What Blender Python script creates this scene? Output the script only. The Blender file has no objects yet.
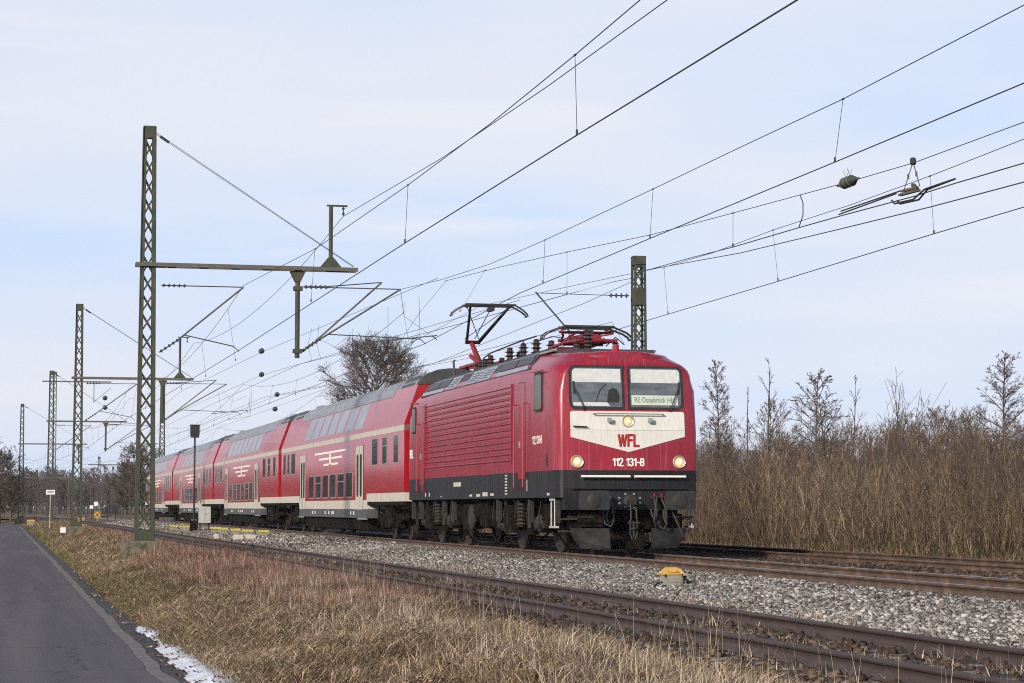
import bpy, math, random
import numpy as np
from mathutils import Vector
random.seed(7)
rng = np.random.default_rng(11)
SC = bpy.context.scene
COL = SC.collection
R = math.radians

# ------------------------------------------------------------------ camera, world, sun, exposure
FPX = 2120.0
YAW = math.atan(509 / FPX)
PITCH = math.atan(165.5 / FPX)
CAMZ = 1.7
cam = bpy.data.objects.new('camera', bpy.data.cameras.new('camera'))
COL.objects.link(cam)
cam.location = (0, 0, CAMZ)
cam.rotation_euler = (R(90) + PITCH, 0, -YAW)
cam.data.lens = FPX / 1024 * 36
cam.data.sensor_width = 36
cam.data.clip_start = 0.5
cam.data.clip_end = 6000
SC.camera = cam
SC.cycles.filter_width = 1.05
SC.cycles.use_denoising = False
SC.cycles.sample_clamp_indirect = 2.0
SC.cycles.sample_clamp_direct = 6.0
SC.cycles.max_bounces = 5
SC.cycles.diffuse_bounces = 2
SC.cycles.volume_bounces = 0
SC.cycles.blur_glossy = 1.0
SC.cycles.caustics_reflective = False
SC.cycles.caustics_refractive = False
SC.view_settings.view_transform = 'Standard'
SC.view_settings.look = 'None'
SC.view_settings.gamma = 1
SC.view_settings.exposure = 0.0
SC.view_settings.use_curve_mapping = False

SUN_EL, SUN_AZ = R(21), R(226)          # azimuth measured from +Y towards +X: behind the camera, to its left
w = bpy.data.worlds.new('World'); SC.world = w; w.use_nodes = True
nt = w.node_tree; N = nt.nodes; L = nt.links
for n in list(N): N.remove(n)
out = N.new('ShaderNodeOutputWorld'); bg = N.new('ShaderNodeBackground')
sky = N.new('ShaderNodeTexSky'); sky.sky_type = 'NISHITA'; sky.sun_disc = False
sky.sun_elevation = SUN_EL; sky.sun_rotation = SUN_AZ
sky.air_density = 1.0; sky.dust_density = 1.5; sky.ozone_density = 2.0
tc = N.new('ShaderNodeTexCoord')
mp = N.new('ShaderNodeMapping'); mp.inputs['Scale'].default_value = (1.2, 1.2, 7.5); mp.inputs['Location'].default_value = (0.3, 0.1, 0.35)
mp.inputs['Rotation'].default_value = (R(5), R(-7), R(20))
nz = N.new('ShaderNodeTexNoise'); nz.inputs['Scale'].default_value = 1.6; nz.inputs['Detail'].default_value = 5; nz.inputs['Roughness'].default_value = .5
cr = N.new('ShaderNodeValToRGB')
cr.color_ramp.elements[0].position = .38; cr.color_ramp.elements[0].color = (.0, .0, .0, 1)
cr.color_ramp.elements[1].position = .62; cr.color_ramp.elements[1].color = (1, 1, 1, 1)
cl = N.new('ShaderNodeMixRGB'); cl.inputs[1].default_value = (6.6, 8.0, 10.4, 1); cl.inputs[2].default_value = (8.5, 8.65, 9.7, 1)
mx = N.new('ShaderNodeMixRGB')
sx_ = N.new('ShaderNodeSeparateXYZ'); mrz = N.new('ShaderNodeMapRange'); mrz.inputs[1].default_value = .27; mrz.inputs[2].default_value = .55; mrz.inputs[3].default_value = .9; mrz.inputs[4].default_value = .08
L.new(tc.outputs['Generated'], sx_.inputs[0]); L.new(sx_.outputs['Z'], mrz.inputs[0]); L.new(mrz.outputs[0], mx.inputs[0])
L.new(tc.outputs['Generated'], mp.inputs[0]); L.new(mp.outputs[0], nz.inputs['Vector'])
L.new(nz.outputs['Fac'], cr.inputs[0]); L.new(cr.outputs[0], cl.inputs[0])
mp2 = N.new('ShaderNodeMapping'); mp2.inputs['Scale'].default_value = (.9, .9, 11); mp2.inputs['Rotation'].default_value = (R(3), R(-9), 0); mp2.inputs['Location'].default_value = (.2, .6, .42)
nz2 = N.new('ShaderNodeTexNoise'); nz2.inputs['Scale'].default_value = 2.1; nz2.inputs['Detail'].default_value = 7; nz2.inputs['Roughness'].default_value = .55
cr2 = N.new('ShaderNodeValToRGB'); cr2.color_ramp.elements[0].position = .56; cr2.color_ramp.elements[0].color = (0, 0, 0, 1); cr2.color_ramp.elements[1].position = .68; cr2.color_ramp.elements[1].color = (.8, .8, .8, 1)
mx2 = N.new('ShaderNodeMixRGB'); mx2.inputs[2].default_value = (9.4, 9.2, 9.7, 1)
L.new(tc.outputs['Generated'], mp2.inputs[0]); L.new(mp2.outputs[0], nz2.inputs['Vector']); L.new(nz2.outputs['Fac'], cr2.inputs[0]); L.new(cr2.outputs[0], mx2.inputs[0]); L.new(cl.outputs[0], mx2.inputs[1])
L.new(sky.outputs[0], mx.inputs[1]); L.new(mx2.outputs[0], mx.inputs[2])
L.new(mx.outputs[0], bg.inputs[0]); bg.inputs[1].default_value = .1
L.new(bg.outputs[0], out.inputs[0])

sd = bpy.data.lights.new('sun', 'SUN'); sd.energy = 5.0; sd.angle = R(5.5); sd.color = (1, .91, .79)
so = bpy.data.objects.new('sun', sd); COL.objects.link(so)
sv = Vector((math.sin(SUN_AZ) * math.cos(SUN_EL), math.cos(SUN_AZ) * math.cos(SUN_EL), math.sin(SUN_EL)))
so.rotation_euler = sv.to_track_quat('Z', 'Y').to_euler(); so.location = (-20, -20, 30)

# ------------------------------------------------------------------ helpers
_F = np.array([math.sin(YAW) * math.cos(PITCH), math.cos(YAW) * math.cos(PITCH), math.sin(PITCH)])
_R = np.array([math.cos(YAW), -math.sin(YAW), 0]); _U = np.cross(_R, _F)
def at(x, y, X):
    """survey helper: the point of the vertical plane at distance X right of the camera line that lies on the sight line (x, y)"""
    d = _F + _R * (x - 512) / FPX + _U * (341.5 - y) / FPX
    k = X / d[0]
    return (float(k * d[0]), float(k * d[1]), float(CAMZ + k * d[2]))

def tag(o, label=None, cat=None, group=None, kind=None):
    if label: o['label'] = label
    if cat: o['category'] = cat
    if group: o['group'] = group
    if kind: o['kind'] = kind
    return o

def empty(name, loc=(0, 0, 0), rz=0, label=None, cat=None, group=None):
    o = bpy.data.objects.new(name, None); COL.objects.link(o)
    o.location = loc; o.rotation_euler = (0, 0, rz); o.empty_display_size = .2
    return tag(o, label, cat, group)

def copy_tree(o, parent=None):
    c = o.copy(); COL.objects.link(c); c.parent = parent
    for ch in list(o.children): copy_tree(ch, c)
    return c

class MB:
    def __init__(s): s.v = []; s.f = []
    def add(s, vs, fs):
        b = len(s.v); s.v.extend([tuple(map(float, p)) for p in vs]); s.f.extend([tuple(i + b for i in f) for f in fs]); return s
    def box(s, cx, cy, cz, sx, sy, sz):
        x, y, z = sx / 2, sy / 2, sz / 2
        return s.add([(cx + a * x, cy + b * y, cz + c * z) for a in (-1, 1) for b in (-1, 1) for c in (-1, 1)],
                     [(0, 1, 3, 2), (4, 6, 7, 5), (0, 4, 5, 1), (2, 3, 7, 6), (0, 2, 6, 4), (1, 5, 7, 3)])
    def bb(s, x0, x1, y0, y1, z0, z1): return s.box((x0 + x1) / 2, (y0 + y1) / 2, (z0 + z1) / 2, abs(x1 - x0), abs(y1 - y0), abs(z1 - z0))
    def bevbox(s, x0, x1, y0, y1, z0, z1, b):
        vs = []; 
        for z, i in ((z0, 0), (z1 - b, 0), (z1, b)):
            vs += [(x0 + i, y0 + i + 0, z), (x1 - i, y0 + i, z), (x1 - i, y1 - i, z), (x0 + i, y1 - i, z)]
        fs = [(3, 2, 1, 0), (8, 9, 10, 11)]
        for k in (0, 4):
            for j in range(4): fs.append((k + j, k + (j + 1) % 4, k + 4 + (j + 1) % 4, k + 4 + j))
        return s.add(vs, fs)
    def bar(s, p0, p1, wx, wz=None, up=(0, 0, 1)):
        wz = wz or wx
        p0, p1 = np.array(p0, float), np.array(p1, float); d = p1 - p0; n = np.linalg.norm(d)
        if n < 1e-6: return s
        d /= n; u = np.array(up, float)
        if abs(d @ u) > .98: u = np.array((0, 1., 0)) if abs(d[1]) < .9 else np.array((1., 0, 0))
        a = np.cross(d, u); a /= np.linalg.norm(a); b = np.cross(a, d)
        vs = [p + a * i * wx / 2 + b * j * wz / 2 for p in (p0, p1) for i, j in ((-1, -1), (1, -1), (1, 1), (-1, 1))]
        return s.add(vs, [(3, 2, 1, 0), (4, 5, 6, 7)] + [(j, (j + 1) % 4, 4 + (j + 1) % 4, 4 + j) for j in range(4)])
    def tube(s, pts, r, n=6, cap=True):
        pts = [np.array(p, float) for p in pts]; rs = r if hasattr(r, '__len__') else [r] * len(pts)
        vs = []; fs = []; pa = None
        for i, p in enumerate(pts):
            d = pts[min(i + 1, len(pts) - 1)] - pts[max(i - 1, 0)]; d = d / (np.linalg.norm(d) + 1e-9)
            if pa is None:
                u = np.array((0, 0, 1.)) if abs(d[2]) < .9 else np.array((1., 0, 0)); a = np.cross(d, u)
            else: a = pa - d * (pa @ d)
            a = a / (np.linalg.norm(a) + 1e-9); pa = a; b = np.cross(d, a)
            for k in range(n):
                t = 2 * math.pi * k / n; vs.append(p + (a * math.cos(t) + b * math.sin(t)) * rs[i])
        for i in range(len(pts) - 1):
            for k in range(n): fs.append((i * n + k, i * n + (k + 1) % n, (i + 1) * n + (k + 1) % n, (i + 1) * n + k))
        if cap: fs.append(tuple(range(n))[::-1]); fs.append(tuple((len(pts) - 1) * n + k for k in range(n)))
        return s.add(vs, fs)
    def lathe(s, c, axis, prof, n=16):
        """prof: list of (offset along axis, radius)"""
        c = np.array(c, float); ax = np.array(axis, float); ax /= np.linalg.norm(ax)
        return s.tube2([c + ax * o for o, _ in prof], [r for _, r in prof], ax, n)
    def tube2(s, pts, rs, ax, n):
        u = np.array((0, 0, 1.)) if abs(ax[2]) < .9 else np.array((1., 0, 0)); a = np.cross(ax, u); a /= np.linalg.norm(a); b = np.cross(ax, a)
        vs = []; fs = []
        for p, r in zip(pts, rs):
            for k in range(n):
                t = 2 * math.pi * k / n; vs.append(p + (a * math.cos(t) + b * math.sin(t)) * max(r, 1e-4))
        for i in range(len(pts) - 1):
            for k in range(n): fs.append((i * n + k, i * n + (k + 1) % n, (i + 1) * n + (k + 1) % n, (i + 1) * n + k))
        fs.append(tuple(range(n))[::-1]); fs.append(tuple((len(pts) - 1) * n + k for k in range(n)))
        return s.add(vs, fs)
    def prism_y(s, prof, y0, y1):
        """closed (x, z) profile extruded along y"""
        n = len(prof)
        vs = [(x, y, z) for y in (y0, y1) for x, z in prof]
        return s.add(vs, [tuple(range(n)), tuple(range(2 * n - 1, n - 1, -1))] + [(j + n, (j + 1) % n + n, (j + 1) % n, j) for j in range(n)])
    def prism_x(s, prof, x0, x1):
        n = len(prof)
        vs = [(x, y, z) for x in (x0, x1) for y, z in prof]
        return s.add(vs, [tuple(range(n)), tuple(range(2 * n - 1, n - 1, -1))] + [(j + n, (j + 1) % n + n, (j + 1) % n, j) for j in range(n)])
    def build(s, name, m, parent=None, smooth=None):
        me = bpy.data.meshes.new(name); me.from_pydata(s.v, [], s.f); me.update()
        import bmesh
        bm = bmesh.new(); bm.from_mesh(me); bmesh.ops.recalc_face_normals(bm, faces=bm.faces); bm.to_mesh(me); bm.free()
        if smooth:
            me.shade_smooth(); me.set_sharp_from_angle(angle=R(smooth))
        me.materials.append(m)
        o = bpy.data.objects.new(name, me); COL.objects.link(o); o.parent = parent
        return o

def np_mesh(name, V, F, m, parent=None, smooth=False, mat_idx=None, mats=None):
    """V (n,3), F (m,k) arrays -> one mesh object"""
    me = bpy.data.meshes.new(name); V = np.asarray(V, np.float32); F = np.asarray(F, np.int32)
    k = F.shape[1]
    me.vertices.add(len(V)); me.vertices.foreach_set('co', V.ravel())
    me.loops.add(F.size); me.loops.foreach_set('vertex_index', F.ravel())
    me.polygons.add(len(F)); me.polygons.foreach_set('loop_start', np.arange(0, F.size, k, dtype=np.int32))
    try: me.polygons.foreach_set('loop_total', np.full(len(F), k, np.int32))
    except Exception: pass
    if smooth: me.polygons.foreach_set('use_smooth', np.ones(len(F), bool))
    me.update(calc_edges=True)
    for mm in (mats or [m]): me.materials.append(mm)
    o = bpy.data.objects.new(name, me); COL.objects.link(o); o.parent = parent
    return o

_txt_i = 0
def text(name, s, size, m, parent, loc, rot, sx=1.0, bold=.0, extrude=.004, align='CENTER'):
    cu = bpy.data.curves.new('lettering', 'FONT'); cu.body = s; cu.size = size; cu.align_x = align; cu.align_y = 'CENTER'
    cu.extrude = extrude; cu.offset = bold
    t = bpy.data.objects.new('lettering_tmp', cu); COL.objects.link(t)
    dg = bpy.context.evaluated_depsgraph_get(); dg.update()
    me = bpy.data.meshes.new_from_object(t.evaluated_get(dg)); bpy.data.objects.remove(t); bpy.data.curves.remove(cu)
    me.materials.clear(); me.materials.append(m)
    o = bpy.data.objects.new(name, me); COL.objects.link(o); o.parent = parent
    o.location = loc; o.rotation_euler = rot; o.scale = (sx, 1, 1)
    return o

GL = {'1': (.5, [[(.08, .78), (.34, 1), (.34, 0)]]), '2': (.68, [[(.04, .78), (.1, .94), (.3, 1), (.5, .94), (.56, .78), (.5, .6), (.04, 0), (.6, 0)]]),
      '3': (.68, [[(.04, .84), (.14, .97), (.32, 1), (.5, .94), (.55, .77), (.48, .6), (.3, .54), (.5, .47), (.58, .28), (.5, .07), (.3, 0), (.12, .04), (.03, .18)]]),
      '8': (.68, [[(.3, .54), (.1, .62), (.06, .78), (.12, .94), (.3, 1), (.48, .94), (.54, .78), (.5, .62), (.3, .54), (.08, .44), (.03, .26), (.1, .06), (.3, 0), (.5, .06), (.57, .26), (.52, .44), (.3, .54)]]),
      '-': (.5, [[(.06, .45), (.38, .45)]]), ' ': (.42, []), 'W': (.92, [[(0, 1), (.19, 0), (.38, .98), (.57, 0), (.76, 1)]]), 'F': (.62, [[(.06, 0), (.06, 1), (.5, 1)], [(.06, .53), (.42, .53)]]), 'L': (.55, [[(.06, 1), (.06, 0), (.5, 0)]])}
def stroke(name, s, h, width, r, m, parent, loc, rz):
    """lettering drawn with even strokes; loc is the lower left corner"""
    tot = sum(GL[c][0] for c in s); k = width / tot; b = MB(); x = 0
    for c in s:
        w_, ls = GL[c]
        for l in ls:
            for (p, q), (p2, q2) in zip(l[:-1], l[1:]):
                a_ = np.array((x + p * k, 0, q * h)); c_ = np.array((x + p2 * k, 0, q2 * h)); e_ = (c_ - a_) / np.linalg.norm(c_ - a_) * r * .6
                b.tube([a_ - e_, c_ + e_], r, 8)
        x += w_ * k
    b.v = [(a, d * .25, e) for a, d, e in b.v]
    o = b.build(name, m, parent); o.location = loc; o.rotation_euler = (0, 0, rz); return o

# ------------------------------------------------------------------ materials
def mat(name, c1, c2=None, scale=3.0, rough=.6, metal=0.0, stretch=(1, 1, 1), detail=6, lo=.35, hi=.65, bump=0.0, bscale=None,
        coat=0.0, rough2=None, c3=None, s3=None, lo3=.5, hi3=.65, spec=.5, emit=None, es=0, stretch3=(1, 1, 1), trans=0):
    m = bpy.data.materials.new(name); m.use_nodes = True
    t = m.node_tree; n = t.nodes; l = t.links; b = n['Principled BSDF']
    b.inputs['Roughness'].default_value = rough; b.inputs['Metallic'].default_value = metal
    b.inputs['Specular IOR Level'].default_value = spec; b.inputs['Coat Weight'].default_value = coat
    b.inputs['Coat Roughness'].default_value = .12
    if trans: b.inputs['Transmission Weight'].default_value = trans
    b.inputs['Base Color'].default_value = (*c1, 1)
    if emit: b.inputs['Emission Color'].default_value = (*emit, 1); b.inputs['Emission Strength'].default_value = es
    if c2 is not None:
        tx = n.new('ShaderNodeTexCoord'); ma = n.new('ShaderNodeMapping'); ma.inputs['Scale'].default_value = stretch
        l.new(tx.outputs['Object'], ma.inputs[0])
        no = n.new('ShaderNodeTexNoise'); no.inputs['Scale'].default_value = scale; no.inputs['Detail'].default_value = detail; no.inputs['Roughness'].default_value = .6
        l.new(ma.outputs[0], no.inputs['Vector'])
        r = n.new('ShaderNodeValToRGB'); r.color_ramp.elements[0].position = lo; r.color_ramp.elements[1].position = hi
        r.color_ramp.elements[0].color = (*c1, 1); r.color_ramp.elements[1].color = (*c2, 1)
        l.new(no.outputs['Fac'], r.inputs[0]); last = r.outputs[0]
        if c3 is not None:
            ma3 = n.new('ShaderNodeMapping'); ma3.inputs['Scale'].default_value = stretch3; ma3.inputs['Location'].default_value = (3.1, 7.7, 1.3)
            l.new(tx.outputs['Object'], ma3.inputs[0])
            n3 = n.new('ShaderNodeTexNoise'); n3.inputs['Scale'].default_value = s3 or scale * .3; n3.inputs['Detail'].default_value = 5
            l.new(ma3.outputs[0], n3.inputs['Vector'])
            r3 = n.new('ShaderNodeValToRGB'); r3.color_ramp.elements[0].position = lo3; r3.color_ramp.elements[1].position = hi3
            l.new(n3.outputs['Fac'], r3.inputs[0])
            mi = n.new('ShaderNodeMixRGB'); mi.inputs[2].default_value = (*c3, 1); l.new(r3.outputs[0], mi.inputs[0]); l.new(last, mi.inputs[1]); last = mi.outputs[0]
        l.new(last, b.inputs['Base Color'])
        if rough2 is not None:
            rr = n.new('ShaderNodeMapRange'); rr.inputs[3].default_value = rough; rr.inputs[4].default_value = rough2
            l.new(no.outputs['Fac'], rr.inputs[0]); l.new(rr.outputs[0], b.inputs['Roughness'])
        if bump:
            nb = n.new('ShaderNodeTexNoise'); nb.inputs['Scale'].default_value = bscale or scale * 2; nb.inputs['Detail'].default_value = 8
            l.new(ma.outputs[0], nb.inputs['Vector'])
            bu = n.new('ShaderNodeBump'); bu.inputs['Strength'].default_value = bump; bu.inputs['Distance'].default_value = .02
            l.new(nb.outputs['Fac'], bu.inputs['Height']); l.new(bu.outputs[0], b.inputs['Normal'])
    return m

def island_mat(name, cols, rough=.9, ramp=None, noise_scale=.25, noise_amt=.5, trans=0):
    """random tone for each small piece (a stone, a blade), with a slow noise over the place"""
    m = bpy.data.materials.new(name); m.use_nodes = True
    t = m.node_tree; n = t.nodes; l = t.links; b = n['Principled BSDF']; b.inputs['Roughness'].default_value = rough
    b.inputs['Specular IOR Level'].default_value = .25
    g = n.new('ShaderNodeNewGeometry'); tx = n.new('ShaderNodeTexCoord')
    no = n.new('ShaderNodeTexNoise'); no.inputs['Scale'].default_value = noise_scale; no.inputs['Detail'].default_value = 4
    l.new(tx.outputs['Object'], no.inputs['Vector'])
    mr = n.new('ShaderNodeMapRange'); mr.inputs[1].default_value = .3; mr.inputs[2].default_value = .7
    l.new(no.outputs['Fac'], mr.inputs[0])
    mi = n.new('ShaderNodeMix'); mi.data_type = 'FLOAT'; mi.inputs[0].default_value = noise_amt
    l.new(g.outputs['Random Per Island'], mi.inputs[2]); l.new(mr.outputs[0], mi.inputs[3])
    r = n.new('ShaderNodeValToRGB'); els = r.color_ramp.elements
    while len(els) < len(cols): els.new(.5)
    for i, c in enumerate(cols): els[i].position = .12 + .76 * i / (len(cols) - 1); els[i].color = (*c, 1)
    l.new(mi.outputs[0], r.inputs[0]); l.new(r.outputs[0], b.inputs['Base Color'])
    if trans:
        tr = n.new('ShaderNodeBsdfTranslucent'); l.new(r.outputs[0], tr.inputs[0]); ms = n.new('ShaderNodeMixShader'); ms.inputs[0].default_value = trans
        l.new(b.outputs[0], ms.inputs[1]); l.new(tr.outputs[0], ms.inputs[2]); l.new(ms.outputs[0], n['Material Output'].inputs[0])
    return m

M = {}
M['loco_red'] = mat('loco red', (.30, .005, .022), (.21, .007, .021), 2.6, .32, stretch=(3, 3, .35), rough2=.46, c3=(.40, .12, .16), s3=5, lo3=.56, hi3=.9, stretch3=(6, 6, .2), coat=.4)
M['loco_red_front'] = mat('loco red front', (.30, .003, .015), (.25, .005, .016), 2.5, .32, rough2=.45, coat=.1)
M['car_red'] = mat('carriage red', (.36, .004, .009), (.29, .008, .013), 1.6, .30, stretch=(2, 2, .4), rough2=.4, c3=(.33, .045, .04), s3=3.5, lo3=.6, hi3=.95, stretch3=(5, 5, .3), coat=.45)
M['cream'] = mat('cream stripe paint', (.54, .51, .44), (.42, .39, .33), 4, .5, stretch=(2, 2, .6), c3=(.34, .28, .2), s3=8, lo3=.58, hi3=.85, stretch3=(5, 5, .4))
M['white_paint'] = mat('white front paint', (.66, .65, .60), (.54, .53, .48), 6, .5, stretch=(4, 4, .5), lo=.4, hi=.8, c3=(.45, .38, .28), s3=20, lo3=.62, hi3=.8, stretch3=(4, 4, .3))
M['lettering_white'] = mat('lettering white', (.78, .76, .7), None, rough=.5)
M['lettering_red'] = mat('lettering red', (.32, .012, .02), None, rough=.5)
M['roof_grey'] = mat('carriage roof grey', (.27, .29, .32), (.19, .205, .225), 2.2, .42, stretch=(3, .5, 3), metal=.2, rough2=.55)
M['dark_roof'] = mat('dark roof', (.035, .037, .04), (.055, .055, .058), 3, .55)
M['shutter_dark'] = mat('dark louvre', (.03, .033, .04), (.05, .052, .06), 8, .45)
M['shutter_light'] = mat('silver louvre', (.42, .45, .52), (.28, .3, .36), 6, .4, metal=.4)
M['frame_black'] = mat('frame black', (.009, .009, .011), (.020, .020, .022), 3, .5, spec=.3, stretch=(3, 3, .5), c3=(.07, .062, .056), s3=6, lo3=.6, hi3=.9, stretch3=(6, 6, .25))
M['carriage_grey'] = mat('carriage sill grey', (.055, .058, .068), (.08, .08, .088), 3, .55, stretch=(1, 1, .5), c3=(.2, .18, .16), s3=5, lo3=.62, hi3=.85, stretch3=(5, 5, .3))
M['bogie'] = mat('bogie grime', (.004, .0035, .003), (.012, .010, .008), 7, .9, spec=.1, c3=(.024, .017, .012), s3=4, lo3=.5, hi3=.7, bump=.4)
M['bogie_light'] = mat('bogie dusty steel', (.032, .027, .022), (.012, .010, .009), 9, .7, bump=.3)
M['wheel'] = mat('wheel steel', (.022, .016, .012), (.05, .035, .025), 8, .55, metal=.3)
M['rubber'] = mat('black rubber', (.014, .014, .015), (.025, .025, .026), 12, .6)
M['glass'] = mat('cab glass', (.05, .058, .066), (.13, .145, .16), 2.2, .08, spec=.7, coat=.4, stretch=(1, 1, 3))
M['car_glass'] = mat('carriage glass', (.018, .024, .03), (.05, .058, .066), 1.3, .05, spec=.9, coat=.4)
M['car_glass_up'] = mat('upper deck glass', (.10, .11, .12), (.19, .195, .2), 1.6, .22, spec=.7, coat=.2)
M['alu'] = mat('window frame aluminium', (.42, .43, .42), (.33, .34, .33), 9, .4, metal=.5)
M['blind'] = mat('sun blind', (.60, .62, .6), (.5, .52, .51), 10, .7)
M['display'] = mat('destination display', (.50, .56, .47), (.42, .49, .42), 6, .5, emit=(.5, .56, .45), es=.12)
M['display_text'] = mat('display dots', (.22, .27, .22), None, rough=.6)
M['panto_red'] = mat('pantograph red', (.30, .015, .028), (.20, .014, .022), 6, .5, c3=(.09, .03, .028), s3=9)
M['panto_dark'] = mat('pantograph carbon', (.028, .030, .028), (.05, .052, .05), 8, .5, metal=.3)
M['insulator'] = mat('brown insulator', (.028, .014, .012), (.05, .026, .022), 10, .35, coat=.2)
M['insulator_green'] = mat('dark insulator', (.035, .045, .035), (.055, .065, .05), 10, .4)
M['mast_green'] = mat('mast green paint', (.040, .050, .034), (.066, .074, .054), 5, .75, spec=.2, stretch=(2, 2, .6), c3=(.09, .065, .045), s3=4, lo3=.54, hi3=.7, bump=.15)
M['beam_rust'] = mat('weathered beam', (.075, .08, .065), (.11, .105, .09), 5, .75, c3=(.11, .075, .055), s3=3, lo3=.5, hi3=.65)
M['cant_steel'] = mat('cantilever steel', (.075, .085, .08), (.11, .115, .105), 8, .5, metal=.3)
M['wire'] = mat('wire', (.028, .034, .033), (.04, .046, .044), 2, .6, metal=.2)
M['concrete'] = mat('mossy concrete', (.15, .13, .095), (.07, .066, .04), 3, .9, lo=.4, hi=.6, c3=(.05, .055, .025), s3=5, lo3=.5, hi3=.65, bump=.5)
M['rail_side'] = mat('rusty rail', (.095, .058, .040), (.06, .038, .028), 6, .7, stretch=(4, .6, 4), c3=(.13, .085, .058), s3=3)
M['rail_brown'] = mat('brown siding rail', (.062, .040, .037), (.040, .027, .024), 5, .65, stretch=(4, .6, 4))
M['rail_top'] = mat('polished rail', (.75, .75, .80), (.6, .59, .62), 3, .5, metal=.85, stretch=(5, .3, 5))
M['sleeper'] = mat('old sleeper', (.014, .011, .009), (.04, .032, .026), 6, .9, stretch=(1, 5, 3), bump=.5)
M['asphalt'] = mat('asphalt', (.072, .069, .078), (.128, .122, .134), 55, .9, spec=.2, c3=(.15, .14, .145), s3=.6, lo3=.45, hi3=.75, stretch3=(2.5, .10, 1), bump=.4, bscale=70)
M['kerb_dark'] = mat('broken asphalt edge', (.035, .034, .036), (.06, .056, .055), 3, .9, bump=.5, bscale=30)
M['shoulder'] = mat('shoulder strip', (.19, .17, .165), (.125, .11, .108), 3, .9, bump=.5, bscale=40)
M['snow'] = mat('snow', (.74, .78, .88), (.50, .53, .60), 5, .7, bump=.5, bscale=14)
M['yellow'] = mat('yellow lid', (.60, .37, .07), (.48, .28, .06), 8, .5, c3=(.3, .18, .04), s3=14, lo3=.56, hi3=.7)
M['yellow_far'] = mat('lemon lid', (.50, .44, .08), (.36, .31, .07), 8, .6)
M['grey_box'] = mat('grey box', (.28, .27, .22), (.2, .19, .15), 8, .7)
M['cabinet'] = mat('cabinet grey', (.44, .44, .42), (.36, .36, .34), 6, .6)
M['sign_white'] = mat('sign white', (.75, .76, .78), (.65, .66, .68), 10, .5)
M['black'] = mat('signal black', (.015, .015, .016), None, rough=.5)
M['chrome'] = mat('bright ring', (.62, .60, .55), None, rough=.3, metal=.6)
M['lamp'] = mat('headlamp glow', (.6, .45, .18), None, rough=.2, emit=(1, .62, .2), es=.30)
M['lamp_core'] = mat('headlamp bulb', (1, .9, .6), None, rough=.2, emit=(1, .8, .42), es=.75)
M['bark'] = mat('bark', (.055, .045, .036), (.095, .078, .06), 5, .9, stretch=(4, 4, .6), c3=(.08, .085, .05), s3=1.5)
M['twigs'] = mat('bare twigs', (.075, .055, .045), (.115, .085, .068), .6, .9)
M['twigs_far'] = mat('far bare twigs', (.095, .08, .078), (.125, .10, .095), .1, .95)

# ground: soil, straw, moss and dead leaf tones
def ground_mat():
    m = bpy.data.materials.new('winter grass ground'); m.use_nodes = True
    t = m.node_tree; n = t.nodes; l = t.links; b = n['Principled BSDF']; b.inputs['Roughness'].default_value = .95
    b.inputs['Specular IOR Level'].default_value = .15
    tx = n.new('ShaderNodeTexCoord')
    def noise(s, d=6, st=(1, 1, 1)):
        ma = n.new('ShaderNodeMapping'); ma.inputs['Scale'].default_value = st; l.new(tx.outputs['Object'], ma.inputs[0])
        q = n.new('ShaderNodeTexNoise'); q.inputs['Scale'].default_value = s; q.inputs['Detail'].default_value = d; l.new(ma.outputs[0], q.inputs['Vector']); return q.outputs['Fac']
    def ramp(f, cs):
        r = n.new('ShaderNodeValToRGB'); e = r.color_ramp.elements
        while len(e) < len(cs): e.new(.5)
        for i, (p, c) in enumerate(cs): e[i].position = p; e[i].color = (*c, 1)
        l.new(f, r.inputs[0]); return r.outputs[0]
    def mixc(f, a, c):
        q = n.new('ShaderNodeMixRGB'); l.new(f, q.inputs[0]); l.new(a, q.inputs[1])
        if isinstance(c, tuple): q.inputs[2].default_value = (*c, 1)
        else: l.new(c, q.inputs[2])
        return q.outputs[0]
    fine = ramp(noise(9, 8, (1, .5, 1)), [(.3, (.05, .03, .018)), (.5, (.15, .105, .055)), (.7, (.30, .225, .12))])
    brown = ramp(noise(14, 8), [(.3, (.05, .032, .022)), (.55, (.14, .085, .05)), (.75, (.24, .165, .10))])
    c = mixc(ramp(noise(.5, 4), [(.42, (0, 0, 0)), (.6, (1, 1, 1))]), fine, brown)
    c = mixc(ramp(noise(.8, 5, (1.2, .5, 1)), [(.62, (0, 0, 0)), (.7, (.55, .55, .55))]), c, (.085, .095, .03))
    l.new(c, b.inputs['Base Color'])
    bu = n.new('ShaderNodeBump'); bu.inputs['Strength'].default_value = .9; bu.inputs['Distance'].default_value = .06
    l.new(noise(16, 8), bu.inputs['Height']); l.new(bu.outputs[0], b.inputs['Normal'])
    return m
M['ground'] = ground_mat()
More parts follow.
